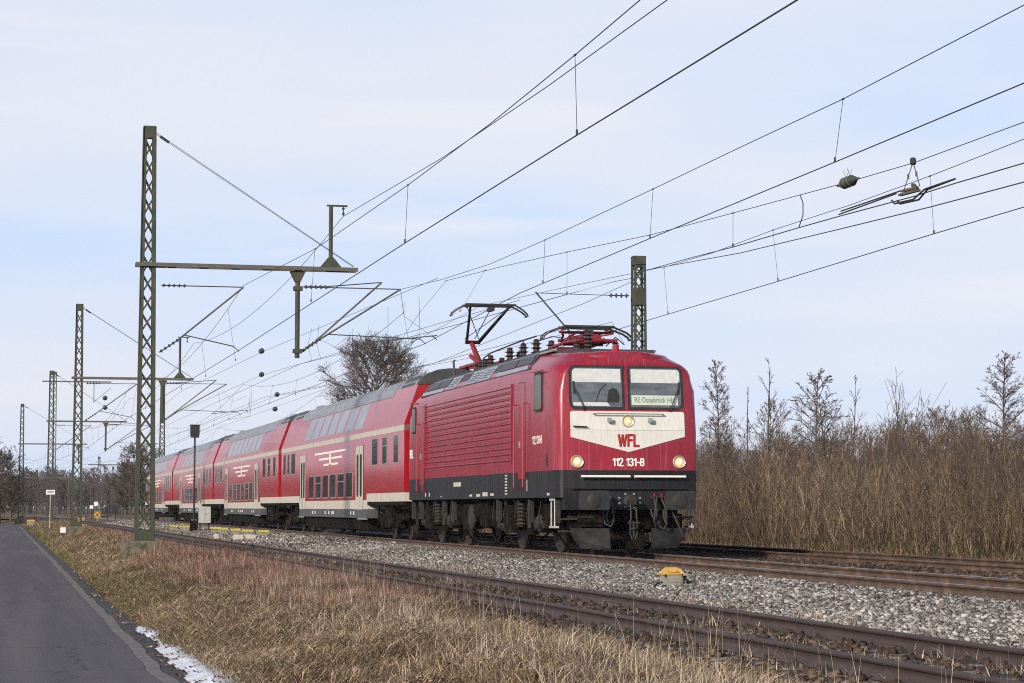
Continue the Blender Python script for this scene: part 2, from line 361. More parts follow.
def cracked(m):
    t = m.node_tree; n = t.nodes; l = t.links; b = n['Principled BSDF']; src = b.inputs['Base Color'].links[0].from_socket
    tx = n.new('ShaderNodeTexCoord'); no = n.new('ShaderNodeTexNoise'); no.inputs['Scale'].default_value = 1.4; no.inputs['Detail'].default_value = 6
    l.new(tx.outputs['Object'], no.inputs['Vector']); mi = n.new('ShaderNodeMixRGB'); mi.inputs[0].default_value = .35; l.new(tx.outputs['Object'], mi.inputs[1]); l.new(no.outputs['Color'], mi.inputs[2])
    v = n.new('ShaderNodeTexVoronoi'); v.feature = 'DISTANCE_TO_EDGE'; v.inputs['Scale'].default_value = .45; l.new(mi.outputs[0], v.inputs['Vector'])
    r_ = n.new('ShaderNodeValToRGB'); r_.color_ramp.elements[0].position = .002; r_.color_ramp.elements[0].color = (.5, .5, .5, 1); r_.color_ramp.elements[1].position = .008; r_.color_ramp.elements[1].color = (0, 0, 0, 1)
    l.new(v.outputs['Distance'], r_.inputs[0]); q = n.new('ShaderNodeMixRGB'); q.inputs[2].default_value = (.03, .028, .03, 1); l.new(r_.outputs[0], q.inputs[0]); l.new(src, q.inputs[1]); l.new(q.outputs[0], b.inputs['Base Color'])
cracked(M['asphalt'])
def gravel_mat():
    m = bpy.data.materials.new('ballast bed'); m.use_nodes = True
    t = m.node_tree; n = t.nodes; l = t.links; b = n['Principled BSDF']; b.inputs['Roughness'].default_value = .9
    tx = n.new('ShaderNodeTexCoord'); v = n.new('ShaderNodeTexVoronoi'); v.inputs['Scale'].default_value = 17; l.new(tx.outputs['Object'], v.inputs['Vector'])
    r = n.new('ShaderNodeValToRGB'); e = r.color_ramp.elements; e[0].color = (.10, .085, .08, 1); e[1].color = (.34, .325, .32, 1)
    sp = n.new('ShaderNodeSeparateColor'); l.new(v.outputs['Color'], sp.inputs[0]); l.new(sp.outputs[0], r.inputs[0]); 
    no = n.new('ShaderNodeTexNoise'); no.inputs['Scale'].default_value = .35; l.new(tx.outputs['Object'], no.inputs['Vector'])
    r2 = n.new('ShaderNodeValToRGB'); r2.color_ramp.elements[0].position = .45; r2.color_ramp.elements[1].position = .7; l.new(no.outputs['Fac'], r2.inputs[0])
    mi = n.new('ShaderNodeMixRGB'); mi.inputs[2].default_value = (.14, .095, .065, 1); l.new(r2.outputs[0], mi.inputs[0]); l.new(r.outputs[0], mi.inputs[1])
    l.new(mi.outputs[0], b.inputs['Base Color'])
    bu = n.new('ShaderNodeBump'); bu.inputs['Strength'].default_value = 1; bu.inputs['Distance'].default_value = .04; bu.invert = True
    l.new(v.outputs['Distance'], bu.inputs['Height']); l.new(bu.outputs[0], b.inputs['Normal'])
    return m
M['gravel'] = gravel_mat()
M['stones'] = island_mat('ballast stones', [(.04, .033, .028), (.12, .102, .09), (.19, .168, .152), (.27, .25, .235), (.46, .44, .42)], .85, noise_amt=.3)
M['stones_brown'] = island_mat('rusty stones', [(.022, .015, .012), (.055, .035, .026), (.085, .058, .042), (.15, .11, .085)], .9, noise_amt=.35)
M['straw'] = island_mat('matted straw', [(.04, .028, .02), (.215, .143, .090), (.42, .305, .195), (.78, .63, .46)], .9, noise_amt=.28, trans=.2)
M['stalks'] = island_mat('dry stalks', [(.05, .036, .028), (.21, .155, .115), (.42, .33, .24), (.78, .67, .52)], .9, noise_amt=.25, trans=.15)
M['weeds'] = island_mat('reddish weeds', [(.04, .02, .018), (.13, .065, .055), (.25, .15, .115), (.52, .38, .27)], .9, noise_amt=.25, trans=.1)
M['green'] = island_mat('short green grass', [(.05, .05, .02), (.11, .105, .045), (.19, .165, .075), (.36, .27, .15)], .9, noise_amt=.4, trans=.2)
M['shoots'] = island_mat('thicket shoots', [(.02, .015, .012), (.08, .056, .040), (.145, .10, .067), (.225, .158, .103), (.42, .32, .22)], .9, noise_scale=.12, noise_amt=.3)
M['brush'] = island_mat('brushwood', [(.06, .045, .038), (.11, .082, .064), (.17, .125, .093)], .9, noise_scale=.1)
M['bramble'] = island_mat('bramble leaves', [(.03, .03, .014), (.06, .055, .025), (.11, .075, .04)], .9)

# ------------------------------------------------------------------ ground and road
RT = .765                                   # top of the running rails of the main line
def siding_x(t):                            # centre line of the rusty siding
    return np.interp(t, [-20, 12, 24, 43, 80, 120, 170, 230, 400], [7.3, 7.1, 7.0, 6.72, 6.47, 6.3, 5.9, 4.6, -1.0])
def bend(t):                                # everything swings gently left in the far distance
    t = np.asarray(t, float); return -np.where(t > 190, (t - 190) ** 2 * .0009, 0)
def hash2(x, y):
    return (np.sin(x * 12.9898 + y * 78.233) * 43758.5453) % 1
def vnoise(x, y):
    xi, yi = np.floor(x), np.floor(y); fx, fy = x - xi, y - yi; fx = fx * fx * (3 - 2 * fx); fy = fy * fy * (3 - 2 * fy)
    a, b, c, d = hash2(xi, yi), hash2(xi + 1, yi), hash2(xi, yi + 1), hash2(xi + 1, yi + 1)
    return (a * (1 - fx) + b * fx) * (1 - fy) + (c * (1 - fx) + d * fx) * fy
PX = [-900, -5.0, -4.4, 1.4, 1.9, 2.25, 3.0, 3.9, 4.6, 5.2, 5.7, 8.2, 8.6, 9.8, 10.6, 18.6, 19.6, 21.5, 24, 60, 900]
PZ = [.0, .0, -.06, -.06, -.02, .06, .22, .38, .44, .42, .36, .38, .44, .52, .54, .54, .30, .22, .35, .40, .4]
def gz(X, Y):
    X = np.asarray(X, float); Y = np.asarray(Y, float)
    Xb = X - bend(Y)
    z = np.interp(Xb, PX, PZ)
    fade = np.clip((Xb - 2.0) / 1.0, 0, 1) * np.clip((5.7 - Xb) / .6, 0, 1)
    z = z + fade * (.14 * (vnoise(X * .9, Y * .35) - .5) + .12 * (vnoise(X * 3.1, Y * 1.7) - .5) + .07 * (vnoise(X * 7, Y * 5) - .5))
    far = np.clip((Xb - 22) / 3, 0, 1) + np.clip((-5 - Xb) / 3, 0, 1)
    return z + far * .25 * (vnoise(X * .2, Y * .2) - .5)

xs = np.unique(np.round(np.concatenate([[-900, -400, -150, -60, -30, -15, -8], np.arange(-5.4, 1.2, .6), np.arange(1.2, 6.2, .09), np.arange(6.2, 25, .4), [27, 30, 35, 42, 55, 80, 150, 300, 500, 900]]), 3))
ys = np.unique(np.round(np.concatenate([[-300, -80, -20, 0], np.arange(4, 45, .12), np.arange(45, 90, .35), np.arange(90, 240, 1.5), np.arange(240, 420, 8), [500, 650, 900, 1300, 2000, 3500]]), 3))
gx, gy = np.meshgrid(xs, ys)
gxx = gx + bend(gy) * (np.abs(gx) < 60)
V = np.stack([gxx.ravel(), gy.ravel(), gz(gxx, gy).ravel()], 1)
nx, ny = len(xs), len(ys)
ii = (np.arange(ny - 1)[:, None] * nx + np.arange(nx - 1)[None]).ravel()
F = np.stack([ii, ii + 1, ii + nx + 1, ii + nx], 1)
tag(np_mesh('ground', V, F, M['ground'], smooth=True), kind='structure')

def strip(name, m, x0, x1, z, y0, y1, n=200, wob=0.0, kind='structure', yl=None):
    yy = np.linspace(y0, y1, n) if yl is None else np.asarray(yl)
    n = len(yy); q = bend(yy)
    def ev(a, k): return (a(yy) if callable(a) else np.full(n, float(a))) + (0 if callable(a) and a is siding_x else q) + wob * k * (vnoise(yy * .8 + k * 9, yy * 0 + 3) - .5 + .3 * (vnoise(yy * 3 + k * 5, yy * 0 + 8) - .5))
    a, b = ev(x0, .6), ev(x1, 1)
    zz = np.full(n, z, float)
    V = np.concatenate([np.stack([a, yy, zz], 1), np.stack([b, yy, zz], 1)]); i = np.arange(n - 1)
    o = np_mesh(name, V, np.stack([i, i + n, i + n + 1, i + 1], 1), m)
    return tag(o, kind=kind)
far_y = np.unique(np.concatenate([np.arange(-20, 60, .12), np.arange(60, 200, 1.0), np.arange(200, 420, 6)]))
strip('road', M['asphalt'], -4.3, 1.52, 0.0, 0, 0, yl=far_y, wob=.05)
strip('road_shoulder', M['shoulder'], 1.3, 1.69, -.006, 0, 0, yl=far_y, wob=.07)
strip('road_edge', M['kerb_dark'], 1.2, 1.98, -.012, 0, 0, yl=far_y, wob=.16)

# melting snow along the road edge, in lumps with ragged outline
sx, sy = np.meshgrid(np.arange(1.5, 2.75, .03), np.arange(14, 34, .06))
env = np.interp(sy, [14, 17, 21, 26, 30, 32.5], [.50, .42, .32, .24, .20, 0])
dxs = np.abs(sx - np.interp(sy, [14, 20, 31], [2.05, 2.02, 1.93]))
h = env * .98 - dxs + .15 * (vnoise(sx * 3, sy * .9) - .5) + .09 * (vnoise(sx * 9, sy * 2.2) - .5)
h = h - .10
keep = h > 0
zz = np.maximum(gz(sx, sy), -.012) + np.clip(h, 0, .25) * .16 + .012
V = np.stack([sx.ravel(), sy.ravel(), zz.ravel()], 1); ny_, nx_ = sx.shape
ii = (np.arange(ny_ - 1)[:, None] * nx_ + np.arange(nx_ - 1)[None]).ravel()
k = keep.ravel(); F = np.stack([ii, ii + 1, ii + nx_ + 1, ii + nx_], 1); F = F[k[F].sum(1) >= 3]
tag(np_mesh('snow', V, F, M['snow'], smooth=True), 'melting snow lying along the right edge of the road', kind='stuff')

strip('siding_bed', M['gravel'], lambda t: siding_x(t) - 1.35, lambda t: siding_x(t) + 1.4, .425, -20, 300, 300)
def bed(name, x0, x1, z, sh=.35):
    yy = np.concatenate([np.arange(-20, 190, 5), np.arange(190, 420, 6)]); q = bend(yy); n = len(yy)
    pr = [(x0, z - .2), (x0 + sh, z), (x1 - sh, z), (x1, z - .2)]
    V = np.concatenate([np.stack([np.full(n, a) + q, yy, np.full(n, b)], 1) for a, b in pr]); i = np.arange(n - 1)
    F = np.concatenate([np.stack([i + j * n, i + (j + 1) * n, i + (j + 1) * n + 1, i + j * n + 1], 1) for j in range(3)])
    return tag(np_mesh(name, V, F, M['gravel']), kind='structure')
bed('ballast_bed', 8.9, 19.3, .585, 1.4)

# ------------------------------------------------------------------ tracks
def rail_mesh(name, xfun, top, m_side, m_top, parent, y0=-18, y1=400, hgt=.15, headw=.07):
    yy = np.unique(np.concatenate([np.arange(y0, 100, 2.0), np.arange(100, y1 + 1, 5.0)])); n = len(yy); xc = xfun(yy)
    pr = [(-.07, -hgt), (-.07, -hgt + .012), (-.01, -hgt + .03), (-.009, -.042), (-headw / 2, -.034), (-headw / 2, -.006), (-.026, 0), (.026, 0), (headw / 2, -.006), (headw / 2, -.034), (.009, -.042), (.01, -hgt + .03), (.07, -hgt + .012), (.07, -hgt)]
    V = np.concatenate([np.stack([xc + a, yy, np.full(n, top + b)], 1) for a, b in pr]); i = np.arange(n - 1); P = len(pr)
    F = np.concatenate([np.stack([i + j * n, i + (j + 1) * n, i + (j + 1) * n + 1, i + j * n + 1], 1) for j in range(P - 1)])
    o = np_mesh(name, V, F, None, parent, mats=[m_side, m_top])
    mi = np.zeros(len(F), np.int32); mi[6 * (n - 1):7 * (n - 1)] = 1
    o.data.polygons.foreach_set('material_index', mi); return o

def track(name, cfun, top, m_side, m_top, label, sleeper_m, sz, sp, ys_near, slen=2.5, hgt=.15):
    t = empty(name, (0, 0, 0), 0, label, 'railway track')
    for s in (-.7525, .7525): rail_mesh('rail', lambda y, s=s: cfun(y) + s, top, m_side, m_top, t, hgt=hgt)
    first = None
    for k, y in enumerate(ys_near):
        if first is None:
            mb = MB(); mb.bevbox(-slen / 2, slen / 2, -.13, .13, -.1, 0, .02)
            for s in (-.7525, .7525):
                for q in (-1, 1):
                    mb.bevbox(s + q * .09 - .035, s + q * .09 + .035, -.06, .06, .0, .022, .008); mb.lathe((s + q * .1, 0, .02), (0, 0, 1), [(0, .014), (.03, .014)], 6)
            o = first = mb.build('sleeper', sleeper_m, t)
        else:
            o = first.copy(); COL.objects.link(o); o.parent = t
        o.location = (float(cfun(y)), y, sz + random.uniform(-.008, .006)); o.rotation_euler = (0, 0, random.uniform(-.012, .012))
    mb = MB()
    y = ys_near[-1] + sp
    while y < 260:
        c = float(cfun(y)); mb.bevbox(c - slen / 2, c + slen / 2, y - .13, y + .13, sz - .1, sz, .02); y += sp
    o = mb.build('sleepers', sleeper_m, t); o['kind'] = 'stuff'
    return t
track('siding_track', siding_x, RT - .18, M['rail_brown'], M['rail_brown'], 'dark brown unused siding track beside the grass bank, nearest the road', M['sleeper'], .435, .65, [9 + .65 * i for i in range(98)])
track('railway_track', lambda y: 12.05 + bend(y), RT, M['rail_side'], M['rail_top'], 'polished main line track on which the red train stands', M['sleeper'], RT - .185, .6, [17 + .6 * i for i in range(98)])
track('railway_track', lambda y: 16.55 + bend(y), RT, M['rail_side'], M['rail_side'], 'rust brown track behind the train, next to the thicket', M['sleeper'], RT - .185, .6, [24 + .6 * i for i in range(98)])

# crushed stone: one jittered block per stone
CUBE = np.array([(a, b, c) for a in (-1, 1) for b in (-1, 1) for c in (-1, 1)], float) * .5
CF = np.array([(0, 1, 3, 2), (4, 6, 7, 5), (0, 4, 5, 1), (2, 3, 7, 6), (0, 2, 6, 4), (1, 5, 7, 3)])
def stones(name, m, X, Y, Z, size, label):
    n = len(X)
    v = CUBE[None] * (1 + .0 * rng.random((n, 1, 1))) + rng.uniform(-.22, .22, (n, 8, 3))
    v *= (size * rng.uniform(.55, 1.35, n))[:, None, None] * rng.uniform(.65, 1.25, (n, 1, 3))
    a = rng.uniform(0, 6.28, n); b = rng.uniform(-.9, .9, n)
    c, s = np.cos(b)[:, None], np.sin(b)[:, None]; v = np.stack([v[..., 0], v[..., 1] * c - v[..., 2] * s, v[..., 1] * s + v[..., 2] * c], -1)
    c, s = np.cos(a)[:, None], np.sin(a)[:, None]; v = np.stack([v[..., 0] * c - v[..., 1] * s, v[..., 0] * s + v[..., 1] * c, v[..., 2]], -1)
    v += np.stack([X, Y, Z], 1)[:, None]
    F = (CF[None] + (np.arange(n) * 8)[:, None, None]).reshape(-1, 4)
    return tag(np_mesh(name, v.reshape(-1, 3), F, m), label, kind='stuff')
def bedz(X): return np.interp(X, [7.9, 8.4, 8.9, 10.3, 17.9, 19.3], [.42, .44, .47, .60, .60, .40])
def scatter(x0, x1, y0, y1, dens):
    n = int((x1 - x0) * (y1 - y0) * dens); return rng.uniform(x0, x1, n), rng.uniform(y0, y1, n)
X1, Y1 = scatter(8.0, 11.15, 14, 60, 860); o = rng.random(len(X1)) > np.clip((8.75 - X1) / .8, 0, 1) * .55 * (vnoise(X1 * 2, Y1 * .8) > .4); X1, Y1 = X1[o], Y1[o]
X2, Y2 = scatter(7.9, 11.1, 60, 175, 85)
Xa, Ya = np.concatenate([X1, X2]), np.concatenate([Y1, Y2])
stones('gravel', M['stones'], Xa, Ya, bedz(Xa) + rng.uniform(-.02, .035, len(Xa)), np.where(Ya > 60, .07, .041), 'pale grey crushed stone between the siding and the main line')
X1, Y1 = scatter(11.45, 12.65, 18, 44, 160); X2, Y2 = scatter(12.95, 19.2, 22, 75, 110)
Xa, Ya = np.concatenate([X1, X2]), np.concatenate([Y1, Y2])
stones('gravel', M['stones_brown'], Xa, Ya, bedz(Xa) + rng.uniform(-.01, .02, len(Xa)), .06, 'rust stained crushed stone between and behind the main line rails')
X1, Y1 = scatter(-1.5, 1.5, 10, 80, 90)
X1 = X1 + siding_x(Y1)
stones('gravel', M['stones_brown'], X1, Y1, np.full(len(X1), .42) + rng.uniform(-.02, .015, len(X1)), .05, 'dark dirty stones between the sleepers of the siding')

X1, Y1 = scatter(10.35, 11.12, 16, 90, 240); X2, Y2 = scatter(8.0, 8.5, 14, 60, 120)
Xa, Ya = np.concatenate([X1, X2]), np.concatenate([Y1, Y2])
stones('gravel', M['stones_brown'], Xa, Ya, bedz(Xa) + rng.uniform(.0, .03, len(Xa)), .036, 'rust stained stones lying close to the nearer main line rail')

# grass blades
def blades(name, m, X, Y, length, width, lean, label, curl=.5, az=None, zoff=0):
    n = len(X); Z = gz(X, Y) + zoff
    az = rng.uniform(0, 2 * np.pi, n) if az is None else az
    wa = rng.uniform(0, 2 * np.pi, n)
    L_ = length; ln = np.clip(lean, 0, 1.5)
    d = np.stack([np.cos(az), np.sin(az), np.zeros(n)], 1); up = np.array([0, 0, 1.])
    base = np.stack([X, Y, Z - .01], 1)
    l1, l2 = ln * .7, np.clip(ln * (1 + curl), 0, 1.75)
    p1 = base + (d * np.sin(l1)[:, None] + up * np.cos(l1)[:, None]) * (L_ * .5)[:, None]
    p2 = p1 + (d * np.sin(l2)[:, None] + up * np.cos(l2)[:, None]) * (L_ * .5)[:, None]
    sdv = np.stack([np.cos(wa), np.sin(wa), np.zeros(n)], 1) * (width / 2)[:, None]
    V = np.stack([base - sdv, base + sdv, p1 - sdv * .8, p1 + sdv * .8, p2 + sdv * .15, p2 - sdv * .15], 1).reshape(-1, 3)
    b = (np.arange(n) * 6)[:, None]
    F = np.concatenate([b + np.array([[0, 1, 3, 2]]), b + np.array([[2, 3, 4, 5]])])
    return tag(np_mesh(name, V, F, m), label, kind='stuff')
def field(x0, x1, y0, y1, n, clump=.0, thr=0.0, s=1.0):
    X, Y = rng.uniform(x0, x1, n), rng.uniform(y0, y1, n)
    if thr > 0:
        k = vnoise(X * s * 1.7 + 31, Y * s + 17) + .35 * rng.random(n) > thr; X, Y = X[k], Y[k]
    if clump > 0:
        m_ = max(1, len(X) // 14); cx, cy = rng.choice(X, m_), rng.choice(Y, m_); c = rng.integers(0, m_, len(X))
        X = np.clip(cx[c] + rng.normal(0, clump, len(X)), x0, x1); Y = cy[c] + rng.normal(0, clump, len(X))
    return X, Y
def cat(*a): return tuple(np.concatenate([q[i] for q in a]) for i in range(2))
X, Y = cat(field(2.1, 5.7, 11, 34, 150000, .07), field(2.15, 5.6, 34, 62, 60000), field(2.2, 5.4, 62, 190, 50000))
far = np.clip((Y - 25) / 60, 0, 2); n = len(X)
X = X + bend(Y)
blades('straw_grass', M['straw'], X, Y, rng.uniform(.07, .24, n) * (1 + .3 * far), rng.uniform(.004, .009, n) * (1 + 1.5 * far), rng.uniform(.7, 1.4, n), 'matted short straw coloured grass on the bank beside the road', az=rng.normal(-1.2, 1.2, n))
X, Y = cat(field(1.95, 2.7, 12, 60, 26000, thr=.6), field(1.95, 2.3, 12, 190, 9000), field(2.1, 3.6, 24, 60, 42000, thr=.72, s=.4), field(2.2, 4.5, 60, 190, 20000, thr=.6, s=.3))
n = len(X); far = np.clip((Y - 25) / 60, 0, 2)
blades('green_grass', M['green'], X, Y, rng.uniform(.04, .13, n) * (1 + .5 * far), rng.uniform(.004, .008, n) * (1 + 1.5 * far), rng.uniform(.1, 1.1, n), 'short green grass along the verge of the road')
X, Y = cat(field(2.9, 5.3, 10, 34, 22000, .10, .62, .5), field(3.3, 4.8, 11, 26, 8000, .08, .7, .9), field(4.4, 5.8, 26, 38, 8000, .08), field(5.2, 6.4, 10, 40, 900, .1))
n = len(X); cap = np.interp(X, [2.9, 3.6, 4.4, 5.2, 6.4], [.14, .29, .32, .22, .14]) * (.45 + .9 * vnoise(X * 1.3 + 5, Y * .5 + 2))
blades('dry_stalks', M['stalks'], X, Y, cap * rng.uniform(.35, 1.0, n) * np.where(rng.random(n) > .985, 1.9, 1), rng.uniform(.0025, .006, n), np.abs(rng.normal(.0, .55, n)), 'tall pale dry stalks standing in front of the siding', curl=.9)
X, Y = field(4.3, 6.25, 11, 55, 800, .22); n = len(X)
blades('tall_stalks', M['stalks'], X, Y, rng.uniform(.2, .58, n), rng.uniform(.002, .004, n), np.abs(rng.normal(0, .22, n)), 'single thin upright stalks scattered in front of the siding rails', curl=.6)
X, Y = cat(field(3.6, 6.1, 27, 60, 44000, .16), field(4.4, 5.7, 60, 110, 12000, .2), field(3.2, 4.6, 36, 56, 9000, .22))
n = len(X); far = np.clip((Y - 30) / 60, 0, 1)
blades('reddish_weeds', M['weeds'], X, Y, rng.uniform(.08, .30, n), rng.uniform(.004, .008, n) * (1 + far), np.abs(rng.normal(0, .8, n)), 'reddish brown tangled weeds on the bank near the lattice mast', curl=.7)
X, Y = cat(field(7.9, 8.7, 14, 60, 6000, .12, .62, .7), field(5.8, 8.2, 12, 60, 5000, .1, .6, .5), field(7.9, 8.6, 60, 150, 4000, .2))
n = len(X)
blades('track_grass', M['stalks'], X, Y, rng.uniform(.05, .17, n), rng.uniform(.004, .008, n), rng.uniform(.1, 1.0, n), 'thin yellowish grass growing between the siding rails and gravel', zoff=.05)
X, Y = cat(field(2.0, 5.2, 11, 60, 5000, .15), field(1.75, 2.1, 12, 60, 900, .1)); n = len(X)
blades('dead_leaves', M['weeds'], X, Y, rng.uniform(.03, .07, n), rng.uniform(.02, .045, n), rng.uniform(1.1, 1.5, n), 'small dead leaves scattered over the grass bank', zoff=.05)
X, Y = field(19.6, 26, 30, 160, 40000, .15); n = len(X)
blades('verge_grass', M['weeds'], X, Y, rng.uniform(.1, .4, n), rng.uniform(.008, .016, n), rng.uniform(0, .8, n), 'dry grass at the foot of the thicket beyond the tracks')

# ------------------------------------------------------------------ bare wood: branching skeletons as thin prisms
def segs_mesh(S, nside=3):
    S = np.asarray(S, float); p0, p1, r0, r1 = S[:, 0:3], S[:, 3:6], S[:, 6], S[:, 7]
    d = p1 - p0; d /= np.linalg.norm(d, axis=1)[:, None] + 1e-9
    u = np.where(np.abs(d[:, 2:3]) > .9, np.array([[1., 0, 0]]), np.array([[0, 0, 1.]]))
    a = np.cross(d, u); a /= np.linalg.norm(a, axis=1)[:, None]; b = np.cross(d, a)
    V = []
    for p, r in ((p0, r0), (p1, r1)):
        for k in range(nside):
            t = 2 * np.pi * k / nside; V.append(p + (a * np.cos(t) + b * np.sin(t)) * r[:, None])
    V = np.stack(V, 1).reshape(-1, 3); o = (np.arange(len(S)) * 2 * nside)[:, None]
    F = np.concatenate([o + np.array([[k, (k + 1) % nside, nside + (k + 1) % nside, nside + k]]) for k in range(nside)])
    return V, F
def grow(seed, H, r0, first=.3, nlimb=16, spread=.35, angle=55, levels=3, up=.25, wig=.06, twig_r=.006, droop=0.0, ratio=.5, kids=7, fork=False, shape='oval', lean=0):
    q = random.Random(seed); trunk = []; crown = []
    def unit(v): return v / (np.linalg.norm(v) + 1e-9)
    def limb(p, d, L, r, lev):
        n = 4 if lev < levels else 2; pts = [p.copy()]
        for i in range(n):
            d = unit(d + np.array([q.gauss(0, wig), q.gauss(0, wig), q.gauss(0, wig) + (up - droop) * .35 / n * 2]))
            q2 = pts[-1] + d * L / n
            a, b = r * (1 - .75 * i / n), r * (1 - .75 * (i + 1) / n)
            crown.append((*pts[-1], *q2, max(a, twig_r), max(b, twig_r * .8))); pts.append(q2)
        if lev < levels:
            for _ in range(kids if lev == 1 else max(3, kids - 2)):
                f = q.uniform(.25, 1.0); i = min(int(f * n), n - 1); base = pts[i] + (pts[i + 1] - pts[i]) * (f * n - i)
                dd = unit(pts[i + 1] - pts[i]); az = q.uniform(0, 6.283); e = np.array([math.cos(az), math.sin(az), q.uniform(-.2, .5)])
                e = unit(e - dd * (e @ dd)); an = R(q.uniform(28, 58)); nd = dd * math.cos(an) + e * math.sin(an)
                limb(base, nd, L * ratio * q.uniform(.6, 1.2) * (1.15 - f * .5), r * .5 * (1 - .6 * f) + twig_r * .4, lev + 1)
    p = np.zeros(3); d = np.array([lean, 0, 1.]); pts = [p]
    n = 10
    for i in range(n):
        d = unit(d + np.array([q.gauss(0, wig * .5), q.gauss(0, wig * .5), .15])); p2 = pts[-1] + d * H / n
        trunk.append((*pts[-1], *p2, max(r0 * (1 - .93 * i / n), twig_r), max(r0 * (1 - .93 * (i + 1) / n), twig_r))); pts.append(p2)
    for k in range(nlimb):
        f = first + (1 - first) * (k + q.random()) / nlimb; f = min(f, .985); i = min(int(f * n), n - 1)
        base = pts[i] + (pts[i + 1] - pts[i]) * (f * n - i); az = k * 2.4 + q.uniform(-.5, .5)
        g = (f - first) / (1 - first)
        if shape == 'oval': w_ = math.sin(math.pi * min(1, .18 + g * .78)) ** .7
        elif shape == 'cone': w_ = 1.05 - .9 * g
        elif shape == 'round': w_ = math.sqrt(max(.05, 1 - (2 * g - .9) ** 2 * .8)) 
        else: w_ = 1
        an = R(angle) * (1 - .45 * g); dd = np.array([math.cos(az) * math.sin(an), math.sin(az) * math.sin(an), math.cos(an)])
        limb(base, dd, H * spread * w_ * q.uniform(.75, 1.15), r0 * .42 * (1 - .7 * f) + twig_r, 1)
    return np.array(trunk), np.array(crown)
def tree(name, pos, args, label, cat_, group=None, rz=0, mt=None, mc=None, s=1):
    t = empty(name, pos, rz, label, cat_, group); tr, c = grow(**args)
    V, F = segs_mesh(tr, 7); np_mesh('trunk', V, F, mt or M['bark'], t, smooth=True)
    if len(c): V, F = segs_mesh(c, 3); np_mesh('crown', V, F, mc or M['twigs'], t)
    return t
def place_many(name, m, variants, X, Y, S, label, nside=3, sink=0.0, stretch=None):
    VV = []; FF = []; b = 0; Z = gz(X, Y)
    ms = [segs_mesh(v, nside) for v in variants]
    ch = rng.integers(0, len(ms), len(X)); A = rng.uniform(0, 6.283, len(X))
    for k, (V, F) in enumerate(ms):
        i = np.where(ch == k)[0]
        if not len(i): continue
        c, s = np.cos(A[i])[:, None], np.sin(A[i])[:, None]; sc = S[i][:, None]
        W = np.stack([(V[None, :, 0] * c - V[None, :, 1] * s) * sc + X[i][:, None], (V[None, :, 0] * s + V[None, :, 1] * c) * sc + Y[i][:, None], V[None, :, 2] * sc + Z[i][:, None] - sink], -1)
        VV.append(W.reshape(-1, 3)); FF.append((F[None] + (b + np.arange(len(i)) * len(V))[:, None, None]).reshape(-1, 4)); b += W.shape[0] * W.shape[1]
    return tag(np_mesh(name, np.concatenate(VV), np.concatenate(FF), m), label, kind='stuff')

# thicket: straight shoots in front, fine brushwood behind
def shoot(seed, H):
    q = random.Random(seed); S = []
    p = np.zeros(3); d = np.array([q.gauss(0, .22), q.gauss(0, .22), 1.]); n = 5; pts = [p]
    for i in range(n):
        d = d + np.array([q.gauss(0, .11), q.gauss(0, .11), .07]); d /= np.linalg.norm(d); p2 = pts[-1] + d * H / n
        S.append((*pts[-1], *p2, .013 * (1 - .8 * i / n), .013 * (1 - .8 * (i + 1) / n))); pts.append(p2)
    for k in range(13):
        f = q.uniform(.2, .98) * n; i = min(int(f), n - 1); b_ = pts[i] + (pts[i + 1] - pts[i]) * (f - i); az = q.uniform(0, 6.28); an = q.uniform(.25, .7)
        dd = np.array([math.cos(az) * math.sin(an), math.sin(az) * math.sin(an), math.cos(an)]); l_ = H * q.uniform(.12, .32) * (1.1 - .6 * f / n)
        m_ = b_ + dd * l_ * .55; e = m_ + (dd + np.array([0, 0, .4])) * l_ * .45
        S.append((*b_, *m_, .0055, .0045)); S.append((*m_, *e, .0045, .002))
    return np.array(S)
sv_ = [shoot(100 + i, random.uniform(2.1, 3.1)) for i in range(14)]
X, Y = cat(field(24.3, 27, 38, 100, 1900), field(26, 31, 40, 110, 2900), field(31, 40, 50, 130, 2700), field(24.3, 30, 100, 200, 2500))
hN = .50 + .55 * vnoise(X * .5, Y * .45) + .22 * np.clip((X - 26) / 10, 0, 1)
place_many('thicket_shoots', M['shoots'], sv_, X, Y, hN * rng.choice([.5, .7, .85, 1., 1.3], len(X)), 'dense reddish brown thicket of thin shoots along the far side of the tracks')
bv = []
for i in range(7):
    t_, c_ = grow(seed=300 + i, H=3.8, r0=.035, first=.08, nlimb=15, spread=.42, angle=42, levels=3, up=.5, wig=.08, twig_r=.0055, ratio=.5, kids=6, shape='oval')
    bv.append(np.concatenate([t_, c_]))
X, Y = cat(field(30, 48, 50, 150, 480), field(24.6, 30, 44, 110, 130), field(28, 50, 140, 240, 160))
S_ = rng.uniform(.75, 1.15, len(X)) * (.8 + .35 * vnoise(X * .12, Y * .1)) * np.interp(X, [25, 31, 48], [.62, .95, 1.3])
place_many('brushwood', M['brush'], bv, X, Y, S_, 'grey brown bare brushwood rising behind the thicket')
# bramble and leaf litter at the foot
X, Y = field(23.6, 27, 36, 120, 26000, .25); n = len(X)
blades('bramble', M['bramble'], X, Y, rng.uniform(.1, .5, n), rng.uniform(.02, .05, n), rng.uniform(.1, 1.3, n), 'low dark bramble at the foot of the thicket')

